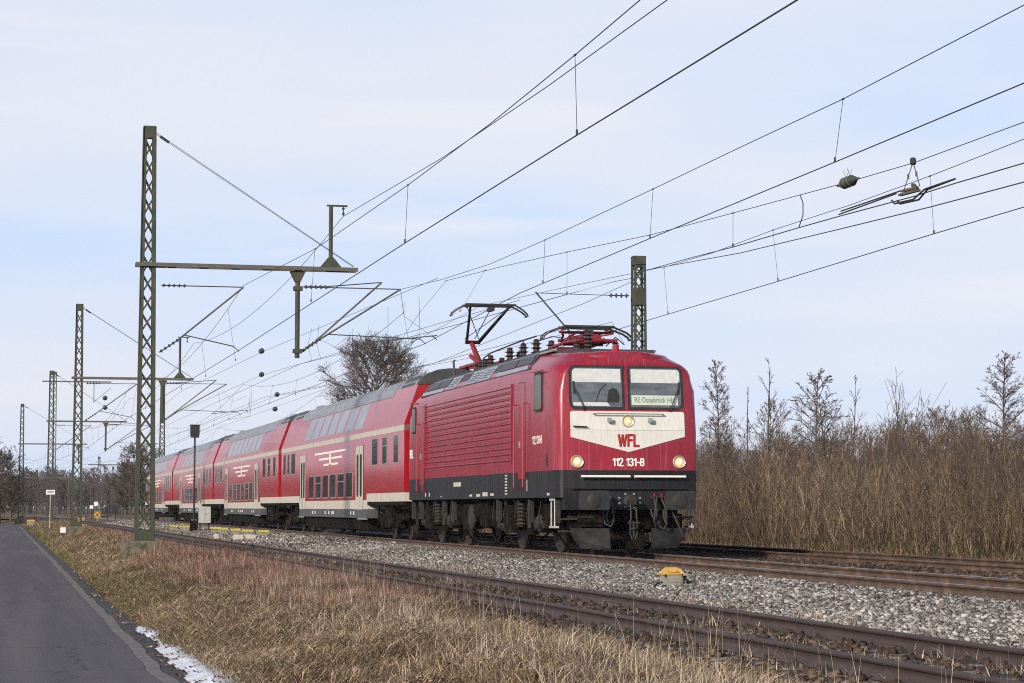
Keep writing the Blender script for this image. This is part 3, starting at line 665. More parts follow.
def ground_at(px, z_forward):
    """place a tree by bearing and distance"""
    d = _F + _R * (px - 512) / FPX; k = z_forward / (d @ np.array([math.sin(YAW), math.cos(YAW), 0])); return float(k * d[0]), float(k * d[1])
def H_for(ytop, zf): return (507 - ytop) / FPX * zf + CAMZ - .4
def put_tree(name, px, ytop, zf, label, cat_, **a):
    X, Y = ground_at(px, zf); return tree(name, (X, Y, float(gz(X, Y)) - .05), dict(H=H_for(ytop, zf), **a), label, cat_, a.get('group'))
put_tree('alder_tree', 717, 362, 98, 'slim bare alder with clustered twigs, just right of the locomotive', 'tree', seed=1, r0=.08, first=.35, nlimb=34, spread=.12, angle=58, levels=3, twig_r=.008, kids=9, shape='oval', up=.1)
put_tree('dead_tree', 741, 384, 98, 'bare broken pole of a dead trunk between two alders', 'tree', seed=2, r0=.07, first=.9, nlimb=2, spread=.02, levels=1, twig_r=.02)
put_tree('dead_tree', 768, 354, 96, 'tall gaunt tree with a few long upward side branches', 'tree', seed=3, r0=.10, first=.3, nlimb=13, spread=.24, angle=58, levels=2, twig_r=.010, kids=3, up=.35, shape='cone')
put_tree('alder_tree', 763, 405, 100, 'low twiggy alder leaning beside the tall gaunt tree', 'tree', seed=14, lean=.15, r0=.08, first=.2, nlimb=22, spread=.30, angle=55, levels=3, twig_r=.010, kids=7)
put_tree('alder_tree', 810, 372, 97, 'bushy alder with dark clustered twigs in the middle of the thicket', 'tree', seed=4, r0=.09, first=.28, nlimb=30, spread=.22, angle=68, levels=3, twig_r=.011, kids=7, shape='oval', up=.05, lean=.05)
put_tree('young_tree', 848, 374, 92, 'light thin young tree with upright bare branches', 'tree', seed=5, r0=.06, first=.3, nlimb=12, spread=.25, angle=28, levels=2, twig_r=.009, kids=4, up=.5, shape='cone')
put_tree('alder_tree', 830, 402, 102, 'lower dense alder between the bushy alder and the thin young tree', 'tree', seed=6, lean=-.12, r0=.09, first=.15, nlimb=26, spread=.26, angle=60, levels=3, twig_r=.010, kids=7)
put_tree('young_tree', 897, 384, 88, 'fan of several long bare shoots rising above the brushwood', 'tree', seed=7, r0=.05, first=.12, nlimb=9, spread=.75, angle=16, levels=2, twig_r=.009, kids=4, up=.6, shape='cone')
put_tree('young_tree', 921, 393, 88, 'single slender shoot rising right of the fan of shoots', 'tree', seed=8, r0=.03, first=.4, nlimb=5, spread=.14, angle=20, levels=1, twig_r=.008)
put_tree('alder_tree', 936, 420, 120, 'rounded low bare crown on the skyline', 'tree', seed=9, r0=.10, first=.2, nlimb=26, spread=.42, angle=60, levels=3, twig_r=.011, kids=7, shape='round')
put_tree('alder_tree', 965, 424, 118, 'second low bare crown on the skyline, left of the big alder', 'tree', seed=10, r0=.10, first=.2, nlimb=26, spread=.36, angle=55, levels=3, twig_r=.011, kids=7, shape='round')
put_tree('alder_tree', 1005, 356, 92, 'big bare alder with dense flat layered twigs at the right edge', 'tree', seed=11, r0=.11, first=.28, nlimb=38, spread=.20, angle=76, levels=3, twig_r=.008, kids=9, shape='oval', up=.12, ratio=.45)
OAK = dict(first=.25, levels=3, twig_r=.0095, kids=13, shape='round', up=.15, ratio=.52)
put_tree('oak_tree', 381, 351, 130, 'broad rounded bare tree rising behind the first carriage', 'tree', seed=12, r0=.19, nlimb=70, spread=.33, angle=77, **OAK)
for i, (px, yt, zf, lab) in enumerate([(3, 456, 215, 'dark bare tree at the left edge beyond the bend of the road'), (-16, 440, 205, 'taller bare tree cut off by the left edge of the picture'), (14, 478, 225, 'low dark bush where the road bends away'),
        (143, 456, 205, 'brown bare tree behind the tail of the train'), (128, 470, 225, 'bare tree left of the tail of the train')]):
    put_tree('bare_tree', px, yt, zf, lab, 'tree', seed=40 + i, r0=.15, first=.12, nlimb=40, spread=.42, angle=58, levels=3, twig_r=.02, kids=9, shape='round', up=.2)
fv = []
for i in range(5):
    t_, c_ = grow(seed=500 + i, H=10, r0=.16, first=.15, nlimb=24, spread=.28, angle=45, levels=3, up=.4, twig_r=.035, ratio=.5, kids=5, shape='oval')
    fv.append(np.concatenate([t_, c_]))
n = 420; ang = rng.uniform(-40, 240, n); zf = rng.uniform(330, 460, n)
P = np.array([ground_at(a, z) for a, z in zip(ang, zf)])
P2 = np.array([ground_at(a, z) for a, z in zip(rng.uniform(650, 1150, 130), rng.uniform(150, 210, 130))])
P = np.concatenate([P, P2])
place_many('distant_wood', M['twigs_far'], fv, P[:, 0], P[:, 1], np.concatenate([rng.uniform(.42, .78, n), rng.uniform(.4, .62, 130)]), 'grey brown winter wood closing the horizon behind the railway')

n = 620; yl_ = rng.uniform(170, 460, n); Pl = np.stack([np.where(yl_ < 215, rng.uniform(-60, -20, n), rng.uniform(-80, -9, n)) - np.clip(yl_ - 250, 0, 999) * .10, yl_], 1)  # out of view, added so the carriage windows and walls reflect something dark
place_many('unseen_wood', M['twigs_far'], fv, Pl[:, 0], Pl[:, 1], rng.uniform(.75, 1.1, n), 'unseen bare wood added left of the road to darken reflections in the train')
n = 40000; Y = rng.uniform(170, 460, n); X = np.where(Y < 215, rng.uniform(-60, -20, n), rng.uniform(-80, -9, n)) - np.clip(Y - 250, 0, 999) * .10  # added undergrowth, also unseen, thickens the reflected wood near the ground
blades('unseen_undergrowth', M['bramble'], X, Y, rng.uniform(.8, 3.4, n), rng.uniform(.06, .2, n), rng.uniform(.1, .9, n), 'unseen undergrowth added to close the gaps in the reflected wood')

# ------------------------------------------------------------------ overhead line masts
def lattice(mb, H, w0, w1, dpt0=.30, dpt1=.2, pitch=.55, flange=.075, web=True):
    """two channels joined by crossed flats, tapering upwards; centred on the origin"""
    def hw(z): return (w0 + (w1 - w0) * z / H) / 2
    def hd(z): return (dpt0 + (dpt1 - dpt0) * z / H) / 2
    for s in (-1, 1):
        for q in (-1, 1):
            mb.bar((s * hw(0), q * hd(0), 0), (s * hw(H), q * hd(H), H), flange, .016, up=(0, 1, 0))
        if web: mb.bar((s * (hw(0) + flange / 2), 0, 0), (s * (hw(H) + flange / 2), 0, H), .012, dpt0 * .95, up=(0, 1, 0))
    z = .35
    while z < H - .5:
        z2 = min(z + pitch, H - .3)
        for q in (-1, 1):
            mb.bar((-hw(z), q * (hd(z) - .012), z), (hw(z2), q * (hd(z2) - .012), z2), .045, .008, up=(0, 1, 0))
            mb.bar((hw(z), q * (hd(z) - .024), z), (-hw(z2), q * (hd(z2) - .024), z2), .045, .008, up=(0, 1, 0))
        z = z2
    mb.bar((-hw(H) - .05, 0, H), (hw(H) + .05, 0, H), dpt1 + .03, .05)
    for q in (-1, 1): mb.bar((0, q * (hd(H) + .006), H - .32), (0, q * (hd(H) + .006), H), 2 * hw(H) + .08, .01, up=(0, 1, 0))
    for q in (-1, 1): mb.bar((0, q * (hd(0) + .006), 0), (0, q * (hd(0) + .006), .25), 2 * hw(0) + .08, .01, up=(0, 1, 0))
    return mb
def insul(mb, p0, p1, n=4, r=.07, rod=.02):
    p0, p1 = np.array(p0, float), np.array(p1, float); L_ = np.linalg.norm(p1 - p0); pr = [(0, rod)]
    for i in range(n):
        a = L_ * (i + .5) / n; h_ = L_ / n * .22
        pr += [(a - h_, rod), (a, r), (a + h_, rod)]
    pr.append((L_, rod)); return mb.lathe(p0, p1 - p0, pr, 10)

def outrigger_mast(X, Y, zb, H, label, arm_z=8.52, arm_x=9.87, drop_x=8.15, post_x=9.1, block=True, cant_left=(6.6, 7.95, 6.05), cant_right=True, arm_from=None):
    """lattice mast with a long beam over the siding; all given in place coordinates"""
    t = empty('lattice_mast', (X, Y, zb), 0, label, 'mast', 'lattice masts along the left of the tracks')
    def P(x, z, y=0): return (x - X, y, z - zb)
    lattice(MB(), H - zb, .44, .25, flange=.105).build('mast_lattice', M['mast_green'], t)
    if block:
        MB().bevbox(-.62, .40, -.45, .55, -.85, 0, .05).build('foundation_block', M['concrete'], t)
    b = MB(); 
    for q in (-.17, .17):
        b.bb(P(X - .35, 0)[0], P(arm_x, 0)[0], q - .03, q + .03, P(0, arm_z - .055)[2], P(0, arm_z + .055)[2])
    for xx in np.arange(X + .6, arm_x, .9): b.bb(xx - X - .04, xx - X + .04, -.14, .14, P(0, arm_z - .05)[2], P(0, arm_z + .05)[2])
    b.build('beam', M['beam_rust'], t)
    b = MB()
    for q in (-.1, .1): b.tube([P(X + .15, H - .15, q), P(arm_x - .1, arm_z + .1, q * .6)], .008, 5)
    b.lathe(P(X + .3, H - .25), (P(arm_x, arm_z)[0], 0, -4), [(0, .04), (.3, .04)], 8)
    b.build('tie_cable', M['wire'], t)
    b = MB(); b.tube([P(drop_x, arm_z - .08), P(drop_x, 5.95)], .07, 8)
    b.prism_y([(drop_x - X - .22, arm_z - .08 - zb), (drop_x - X + .22, arm_z - .08 - zb), (drop_x - X + .08, arm_z - .38 - zb), (drop_x - X - .08, arm_z - .38 - zb)], -.1, .1)
    for z in (7.95, 6.15): b.bb(drop_x - X - .12, drop_x - X + .14, -.09, .09, z - .06 - zb, z + .06 - zb)
    b.build('drop_post', M['mast_green'], t)
    if post_x:
        b = MB(); b.tube([P(post_x, arm_z + .06), P(post_x, 10.4)], .06, 8)
        b.prism_y([(post_x - X - .3, arm_z + .07 - zb), (post_x - X + .3, arm_z + .07 - zb), (post_x - X + .07, arm_z + .35 - zb), (post_x - X - .07, arm_z + .35 - zb)], -.1, .1)
        b.tube([P(post_x - .12, 10.38), P(post_x + .48, 10.38)], .03, 6)
        b.build('top_post', M['mast_green'], t)
        i_ = MB(); insul(i_, P(post_x + .36, 10.38), P(post_x + .36, 10.08), 2, .05); i_.build('insulator', M['insulator_green'], t)
    # cantilever over the siding, from the mast itself
    def cant(x0, x1, zt, zl, steady_to, zs, y=.0, dbl=False):
        c = MB(); c.tube([P(x0 + .75, zt + .0, y), P(x1, zt, y)], .018, 6); c.tube([P(x0 + .55, zl + .35, y), P(x1, zt, y)], .03, 6)
        xs_ = x0 + .75; zs_ = zl + .5
        c.tube([P(xs_, zs_, y), P(steady_to, zs, y)], .018, 6); c.tube([P(steady_to - .02, zs, y), P(steady_to + .15, zs - .14, y)], .014, 5)
        if dbl:
            c.tube([P(x0 + .75, zt + .05, y + .25), P(x1 - .5, zt + .22, y + .3)], .018, 6); c.tube([P(x0 + .5, zl + .35, y + .25), P(x1 - .5, zt + .22, y + .3)], .03, 6)
            c.tube([P(x1 - .75, zs - .08, y + .3), P(x1 + 1.15, zs + .14, y + .3)], .018, 6); c.tube([P(x1 + 1.0, zs + .14, y + .3), P(x1 + 1.15, zs + .0, y + .3)], .014, 5)
        c.build('cantilever', M['cant_steel'], t)
        i_ = MB(); insul(i_, P(x0 + .08, zt, y), P(x0 + .8, zt, y), 5, .06); insul(i_, P(x0 + .05, zl, y), P(x0 + .6, zl + .38, y), 5, .06)
        if dbl: insul(i_, P(x0 + .1, zt + .03, y + .25), P(x0 + .8, zt + .05, y + .25), 5, .06); insul(i_, P(x0 + .05, zl, y + .25), P(x0 + .55, zl + .37, y + .25), 5, .06)
        i_.build('insulator', M['insulator_green'], t)
    if cant_left: cant(X + .3, cant_left[0], cant_left[1], cant_left[2], 6.35, 6.25)
    if cant_right: cant(drop_x + .1, 11.15, 8.0, 6.15, 11.75, 6.56, dbl=True)
    return t
outrigger_mast(3.9, 60.3, .76, 12.45, 'nearest and tallest green lattice mast on a mossy concrete block')
outrigger_mast(3.68, 109.3, .72, 11.95, 'second lattice mast from the front, carrying a beam over the siding', arm_z=8.22, arm_x=9.45, drop_x=7.9, post_x=8.75)
outrigger_mast(3.58, 166, .65, 12.1, 'third lattice mast from the front, behind the small white sign', post_x=None, arm_z=8.25, arm_x=9.3, drop_x=7.7)
m4 = outrigger_mast(1.85, 216, .6, 11.9, 'farthest of the four large lattice masts, beside the bend of the road', arm_z=7.95, arm_x=8.2, drop_x=7.4, post_x=None, cant_left=None, cant_right=False)

# mast right of the tracks, with tensioning wheel
def right_mast(X, Y, zb, H, label, w0=.40, w1=.31, cant_to=None, group='masts on the right of the tracks'):
    t = empty('lattice_mast', (X, Y, zb), 0, label, 'mast', group)
    mb = lattice(MB(), H - zb, w0, w1, .40, .34, .5, .085, web=False)
    mb.bb(-w1 / 2 - .03, w1 / 2 + .03, -.215, .215, H - zb - 1.55, H - zb - 1.0)
    mb.bb(-w1 / 2 - .03, w1 / 2 + .03, -.215, .215, H - zb - .25, H - zb + .02)
    mb.build('mast_lattice', M['mast_green'], t)
    MB().bevbox(-.5, .5, -.5, .5, -.6, 0, .05).build('foundation_block', M['concrete'], t)
    if cant_to:
        c = MB(); z0 = H - zb - 1.25
        c.tube([(-1.0, 0, z0), (cant_to[0] - X, 0, z0 + .02)], .012, 5); c.tube([(-.3, 0, z0 - 3.4), (cant_to[0] - X, 0, z0 + .05)], .028, 6)
        c.build('cantilever', M['cant_steel'], t)
        i_ = MB(); insul(i_, (-.32, 0, z0), (-1.0, 0, z0), 4, .09); i_.build('insulator', M['insulator_green'], t)
        wv = MB(); wv.lathe((-.55, -.05, z0 - 2.35), (.25, 1, 0), [(0, .42), (.02, .45), (.05, .42), (.08, .45), (.1, .42)], 20)
        for k in range(6): wv.bar((-.55, -.02, z0 - 2.35), (-.55 + .4 * math.cos(k), .0, z0 - 2.35 + .4 * math.sin(k)), .03)
        wv.build('tension_wheel', M['cant_steel'], t)
        wt = MB()
        for k in range(12): wt.lathe((-.75, 0, z0 - 6.3 + k * .11), (0, 0, 1), [(0, .14), (.09, .14)], 12)
        wt.tube([(-.75, 0, z0 - 6.3), (-.75, 0, z0 - 2.3)], .01, 4); wt.build('balance_weight', M['cant_steel'], t)
    return t
RM = (19.7, 64.7)
right_mast(RM[0], RM[1], .55, 9.68, 'stout green lattice mast rising behind the locomotive roof', cant_to=(16.3,))
right_mast(13.45, 186, .5, 12.4, 'slim far mast rising behind the roofs of the rear carriages', .5, .3)
for (px, zf, yt, lab) in [(39, 300, 470, 'tiny distant mast left of the second lattice mast'), (101, 300, 457, 'tiny distant mast with a crossbeam between the two nearest lattice masts'), (115, 330, 467, 'tiny distant mast next to the tail of the train'), (56, 250, 372, 'thin lattice mast just behind the third large mast')]:
    X, Y = ground_at(px, zf); H = H_for(yt, zf) + .4
    t = empty('distant_mast', (X, Y, .4), 0, lab, 'mast', 'small masts in the distance')
    lattice(MB(), H - .4, .45, .25, .25, .2, .8).build('mast_lattice', M['mast_green'], t)
    b = MB(); b.bb(-1.5, 6.5, -.06, .06, H - 1.6, H - 1.45); b.tube([(4.5, 0, H - 1.5), (4.5, 0, H - 4)], .05, 5); b.tube([(4.5, 0, H - 3.9), (6.5, 0, H - 2.2)], .03, 5); b.build('beam', M['beam_rust'], t)

# ------------------------------------------------------------------ overhead wires
def catenary(name, label, mess, cont, drops, r_m=.0075, r_c=.0095, far=None, cat_='overhead wire'):
    t = empty(name, mess[0] if mess else cont[0], 0, label, cat_, 'overhead wires')
    o = np.array(t.location)
    if mess: MB().tube([np.array(p) - o for p in mess], r_m, 5).build('messenger_wire', M['wire'], t)
    if cont: MB().tube([np.array(p) - o for p in cont], r_c, 5).build('contact_wire', M['wire'], t)
    for a, b in drops:
        a, b = np.array(a) - o, np.array(b) - o; m_ = MB(); m_.tube([a, b], .0045, 4)
        m_.tube([a + (0, -.03, 0), a + (0, .03, 0)], .016, 5); m_.tube([b + (0, 0, 0), b + (0, 0, .07)], .016, 5)
        m_.build('dropper', M['wire'], t)
    return t
def sag_span(xa, ya, za, xb, yb, zb, sag, n=12):
    return [(xa + (xb - xa) * i / n, ya + (yb - ya) * i / n, za + (zb - za) * i / n - 4 * sag * (i / n) * (1 - i / n)) for i in range(n + 1)]
def far_part(cx, mz, cz, ys_, stag=.3, xf=None):
    m_ = []; c_ = []; d_ = []
    for k in range(len(ys_) - 1):
        ya, yb = ys_[k], ys_[k + 1]; xa, xb = cx(ya), cx(yb); s = stag * (-1) ** k
        sp = sag_span(xa, ya, mz, xb, yb, mz, 1.0); m_ += sp[(1 if k else 0):]
        c_.append((xa + s, ya, cz))
        for i in range(1, 12, 2):
            f = i / 12; p = sp[i]; d_.append((p, (xa + s + (xb - s - xa - s) * f, p[1], cz)))
    c_.append((cx(ys_[-1]), ys_[-1], cz))
    return m_, c_, d_
YS = [60.3, 109.3, 166, 216, 275, 340]
# siding wire
mm = [at(x, y, X) for x, y, X in [(640, 0, 7.05), (575, 55, 6.95), (490, 124, 6.85), (408, 185, 6.8), (315, 249, 6.7)]] + [(6.6, 60.3, 8.0)]
p0, p1 = np.array(mm[0]), np.array(mm[1]); mm = [tuple(p0 + (p0 - p1) * 3.0)] + mm
cc = [at(x, y, X) for x, y, X in [(797, 0, 7.0), (577, 135, 6.95), (405, 243, 6.8)]] + [(6.45, 60.3, 6.12)]
p0, p1 = np.array(cc[0]), np.array(cc[1]); cc = [tuple(p0 + (p0 - p1) * 1.2)] + cc
m_, c_, d_ = far_part(lambda y: float(siding_x(y)), 8.0, 6.12, YS)
dr = [(at(575, 55, 6.95), at(577, 135, 6.95)), (at(408, 185, 6.8), at(405, 243, 6.8)), (at(315, 249, 6.7), at(311, 302, 6.65))]
catenary('overhead_line', 'overhead line above the unused siding, crossing the top of the sky', mm + m_[1:], cc + c_[1:], dr + d_)
# feeder on the top post
ff = [at(667, 0, 9.3), at(548, 86, 9.35), at(442, 158, 9.4), (9.46, 60.3, 10.08)]
p0, p1 = np.array(ff[0]), np.array(ff[1]); ff = [tuple(p0 + (p0 - p1) * 1.0)] + ff
for k in range(1, 4): ff += sag_span(9.46, YS[k - 1], 10.08, 9.46 if k < 3 else 8.2, YS[k], 10.08 if k < 3 else 9.6, .8)[1:]
catenary('feeder_wire', 'feeder wire hung from the short post on top of the nearest beam', ff, None, [], r_m=.009, cat_='feeder wire')
# main line wire
mm = [at(x, y, X) for x, y, X in [(1024, 5, 12.0), (843, 99, 12.0), (745, 145, 12.0), (653, 189, 12.0), (545, 240, 11.9), (490, 264, 11.6), (440, 280, 11.3)]] + [(11.15, 60.3, 8.0)]
p0, p1 = np.array(mm[0]), np.array(mm[1]); mm = [tuple(p0 + (p0 - p1) * 1.5)] + mm
cc = [at(x, y, 12.05) for x, y in [(1024, 83), (835, 162), (651, 238), (520, 293)]] + [(11.85, 60.3, 6.42)]
p0, p1 = np.array(cc[0]), np.array(cc[1]); cc = [tuple(p0 + (p0 - p1) * 1.5)] + cc
m_, c_, d_ = far_part(lambda y: 12.0 + float(bend(y)), 8.0, 6.4, YS)
dr = [(at(843, 99, 12.0), at(835, 162, 12.05)), (at(653, 189, 12.0), at(650, 238, 12.05)), (at(545, 240, 11.9), at(543, 283, 12.05))]
catenary('overhead_line', 'overhead line above the red train, touched by the raised pantograph', mm + m_[1:], cc + c_[1:], dr + d_)
# track two wire
mm = [at(x, y, 16.5) for x, y in [(1024, 139), (930, 176), (850, 205), (773, 230), (712, 253), (668, 266)]] + [at(567, 287, 16.5), at(480, 306, 16.5), (16.4, 109, 7.9)]
p0, p1 = np.array(mm[0]), np.array(mm[1]); mm = [tuple(p0 + (p0 - p1) * 2)] + mm
cc = [at(x, y, 16.5) for x, y in [(1024, 207), (933, 234), (779, 281), (665, 315), (560, 347)]] + [(16.4, 109, 6.35)]
p0, p1 = np.array(cc[0]), np.array(cc[1]); cc = [tuple(p0 + (p0 - p1) * 2)] + cc
m_, c_, d_ = far_part(lambda y: 16.4 + float(bend(y)), 7.9, 6.35, YS[1:])
dr = [(at(930, 176, 16.5), at(934, 234, 16.5)), (at(773, 230, 16.5), at(778, 281, 16.5)), (at(664, 268, 16.5), at(668, 314, 16.5))]
catenary('overhead_line', 'overhead line over the rear track, lowest contact wire at the right edge', mm + m_[1:], cc + c_[1:], dr + d_)
# crossover wire leading from the main line to the rear track, with its section insulator
def along(pts, Xs): return [at(x, y, X) for (x, y), X in zip(pts, Xs)]
mm = along([(1024, 122), (913, 163), (848, 182), (733, 213), (650, 235), (567, 252), (500, 267), (445, 281)], [14.6, 14.4, 14.2, 13.8, 13.4, 12.9, 12.5, 12.2])
p0, p1 = np.array(mm[0]), np.array(mm[1]); mm = [tuple(p0 + (p0 - p1) * 1.6)] + mm
cc = along([(1024, 163), (956, 183), (915, 196), (840, 216), (801, 227), (733, 247), (690, 258)], [14.5, 14.4, 14.3, 14.2, 14.1, 14.0, 15.5]) + [(RM[0] - .1, RM[1] - .2, 9.15)]
p0, p1 = np.array(cc[0]), np.array(cc[1]); cc = [tuple(p0 + (p0 - p1) * 2.2)] + cc
dr = [(at(733, 213, 13.8), at(733, 247, 13.9)), (at(567, 252, 12.9), at(567, 294.5, 12.9)), (at(485, 270, 12.4), at(460, 312, 12.3))]
ct = catenary('overhead_line', 'overhead line of the crossover, from which the section insulator hangs', mm, cc, dr, r_c=.0105)
# short jumper cable
j = [at(800, 195, 14.05), at(803, 203, 14.05), at(803, 215, 14.1), at(799, 227, 14.1)]; o_ = np.array(ct.location)
MB().tube([np.array(p) - o_ for p in j], .010, 5).build('jumper_cable', M['wire'], ct)
def plain_wire(label, pts, r=.009, ext=2.0, name='overhead_wire'):
    p0, p1 = np.array(pts[0]), np.array(pts[1])
    if ext: pts = [tuple(p0 + (p0 - p1) * ext)] + list(pts)
    o = np.array(pts[0]); ob = MB().tube([np.array(p) - o for p in pts], r, 5).build(name, M['wire'], None); ob.location = pts[0]
    return tag(ob, label, 'overhead wire', 'overhead wires')
plain_wire('thick anchor wire running from the right edge to the stout green mast', along([(1024, 182), (930, 207), (840, 229), (740, 253)], [15.6, 15.8, 16.2, 17.6]) + [(RM[0] - .05, RM[1] - .25, 9.2)], .011, 2)
plain_wire('wire leaving the stout green mast towards the far left, upper one', [(RM[0] - .2, RM[1], 9.0)] + along([(615, 281.5), (567, 294.5), (430, 332), (300, 364)], [15.8, 12.9, 12.6, 12.6]) + [(12.6, 186, 8.2)], .009, 0)
plain_wire('wire leaving the stout green mast towards the far left, lower one', [(RM[0] - .2, RM[1], 8.9)] + along([(585, 303), (435, 363), (262, 398)], [18.4, 15.5, 14]) + [(13.8, 186, 7.6)], .009, 0)
plain_wire('thin tensioned wire fixed to the wheel of the stout green mast', [(RM[0] - .5, RM[1], 6.9)] + along([(612, 322), (470, 358), (350, 380)], [18.5, 16.5, 15.2]) + [(14, 186, 7.0)], .007, 0)
plain_wire('wire crossing the tracks diagonally behind the nearest beam', [at(438, 278, 12.5)] + along([(262, 352), (180, 392)], [11.2, 11]) + [(10.8, 166, 8.4)], .008, 0)
plain_wire('wire crossing the tracks diagonally under the nearest beam', [at(520, 300, 14)] + along([(262, 375), (170, 416)], [12.2, 12]) + [(12, 186, 8.0)], .008, 0)
plain_wire('lowest of the wires passing above the carriage roofs', [at(560, 330, 15)] + along([(400, 372), (276, 396), (190, 430)], [14.3, 14, 13.8]) + [(13.7, 200, 8.0)], .008, 0)
span = MB()
# small span wires and loops under the nearest cantilever
sp = empty('cross_span_wires', (12, 75, 7), 0, 'tangle of thin loops and span wires beyond the nearest beam', 'overhead wire', 'overhead wires')
def sploop(pts, r=.006):
    MB().tube([np.array(p) - (12, 75, 7) for p in pts], r, 4).build('loop_wire', M['wire'], sp)
for a in [[(312, 328), (308, 345), (312, 362)], [(319, 324), (317, 345), (321, 360)], [(350, 332), (350, 360)], [(353, 328), (352, 358)], [(322, 340), (335, 347), (349, 335)], [(388, 307), (388, 337)], [(404, 302), (404, 316), (437, 340)], [(419, 297), (420, 338)], [(447, 280), (420, 312), (398, 345)], [(222, 390), (232, 402), (247, 396)], [(218, 391), (222, 415)], [(227, 420), (250, 416), (252, 392)], [(250, 396), (249, 416)]]:
    sploop([at(x, y, 11.6 if x > 260 else 12.0) for x, y in a])

# egg shaped insulators on the wires
def egg(px, py, X, ln, r, label):
    t = empty('wire_insulator', at(px, py, X), R(0), label, 'insulator', 'egg shaped insulators on the wires')
    b = MB(); b.lathe((0, -ln / 2, 0), (0, 1, 0), [(0, .015), (ln * .1, r * .55), (ln * .25, r * .9), (ln * .5, r), (ln * .75, r * .9), (ln * .9, r * .55), (ln, .015)], 14); b.build('shell', M['insulator_green'], t, 40)
    b = MB(); 
    for f in (.3, .5, .7): b.lathe((0, -ln / 2 + ln * f, 0), (0, 1, 0), [(-.012, r * .98), (0, r * 1.08), (.012, r * .98)], 14)
    b.tube([(0, -ln / 2 - .08, 0), (0, -ln / 2 + .02, 0)], .02, 5); b.tube([(0, ln / 2 - .02, 0), (0, ln / 2 + .08, 0)], .02, 5)
    b.build('ring', M['cant_steel'], t)
    if px > 800:
        b = MB()
        for yy, s in ((-.08, -1), (-.06, 1), (.09, -1), (.07, 1)): b.tube([(0, yy, r * .9), (s * .05, yy * 1.1, r + .13)], .004, 3)
        b.build('bird_spike', M['wire'], t)
egg(848, 182, 14.2, .80, .095, 'large green grey egg shaped insulator left of the section insulator')
for px, py, X, lab in [(261.5, 351, 11.2, 'upper of two dark insulators right of the nearest mast'), (261.5, 374.5, 12.2, 'lower of two dark insulators right of the nearest mast'), (277, 394.5, 14, 'dark insulator just above the roof of the second carriage'), (275, 409, 13.5, 'lowest dark insulator near the joint of the first carriages'), (105, 398, 5.2, 'upper dark insulator beside the second lattice mast'), (105, 407.5, 5.2, 'lower dark insulator beside the second lattice mast')]:
    egg(px, py, X, .6, .115, lab)

# section insulator hanging from the crossover wire
pc = np.array(at(910, 194, 14.3)); t = empty('section_insulator', pc, 0, 'section insulator hanging from a V of cables near the right edge', 'insulator')
dirv = np.array(at(956, 183, 14.4)) - np.array(at(860, 211, 14.2)); dirv /= np.linalg.norm(dirv)
def Q(s, dz=0, dx=0): return tuple(dirv * s + np.array([dx, 0, dz]))
hang = np.array(at(913, 162, 14.4)) - pc
b = MB(); b.bar(Q(-.35, .03), Q(.3, .02), .07, .035); b.bar(Q(-.25, .08, -.02), Q(.2, .08, .03), .05, .04); b.bar(Q(.1, .14), Q(.25, .04), .06, .05); b.build('insulator_body', mat('weathered brass', (.11, .09, .055), (.05, .045, .035), 14, .6), t)
b = MB()
for dx in (-.05, .05): b.tube([Q(-.55, -.03, dx), Q(-.45, -.1, dx), Q(.2, -.12, dx), Q(.55, .0, dx * .5), Q(1.5, .03, 0)], .016, 6)
b.tube([Q(-2.6, .0, -.02), Q(-.4, .06, -.04)], .014, 5); b.tube([Q(-2.6, .06, .02), Q(-.4, .11, .04)], .014, 5); b.build('runner', M['panto_dark'], t)
for s in (-.22, .34):
    b = MB(); b.tube([hang, Q(s, .08)], .008, 5); m_ = (hang + np.array(Q(s, .08))) / 2; b.tube([m_ + (0, 0, -.04), m_ + (0, 0, .04)], .017, 6); b.build('hanger', M['wire'], t)
b = MB(); b.lathe(hang + (0, 0, -.05), (0, 0, 1), [(0, .035), (.02, .05), (.1, .05), (.12, .035)], 10); b.build('clamp', M['black'], t)

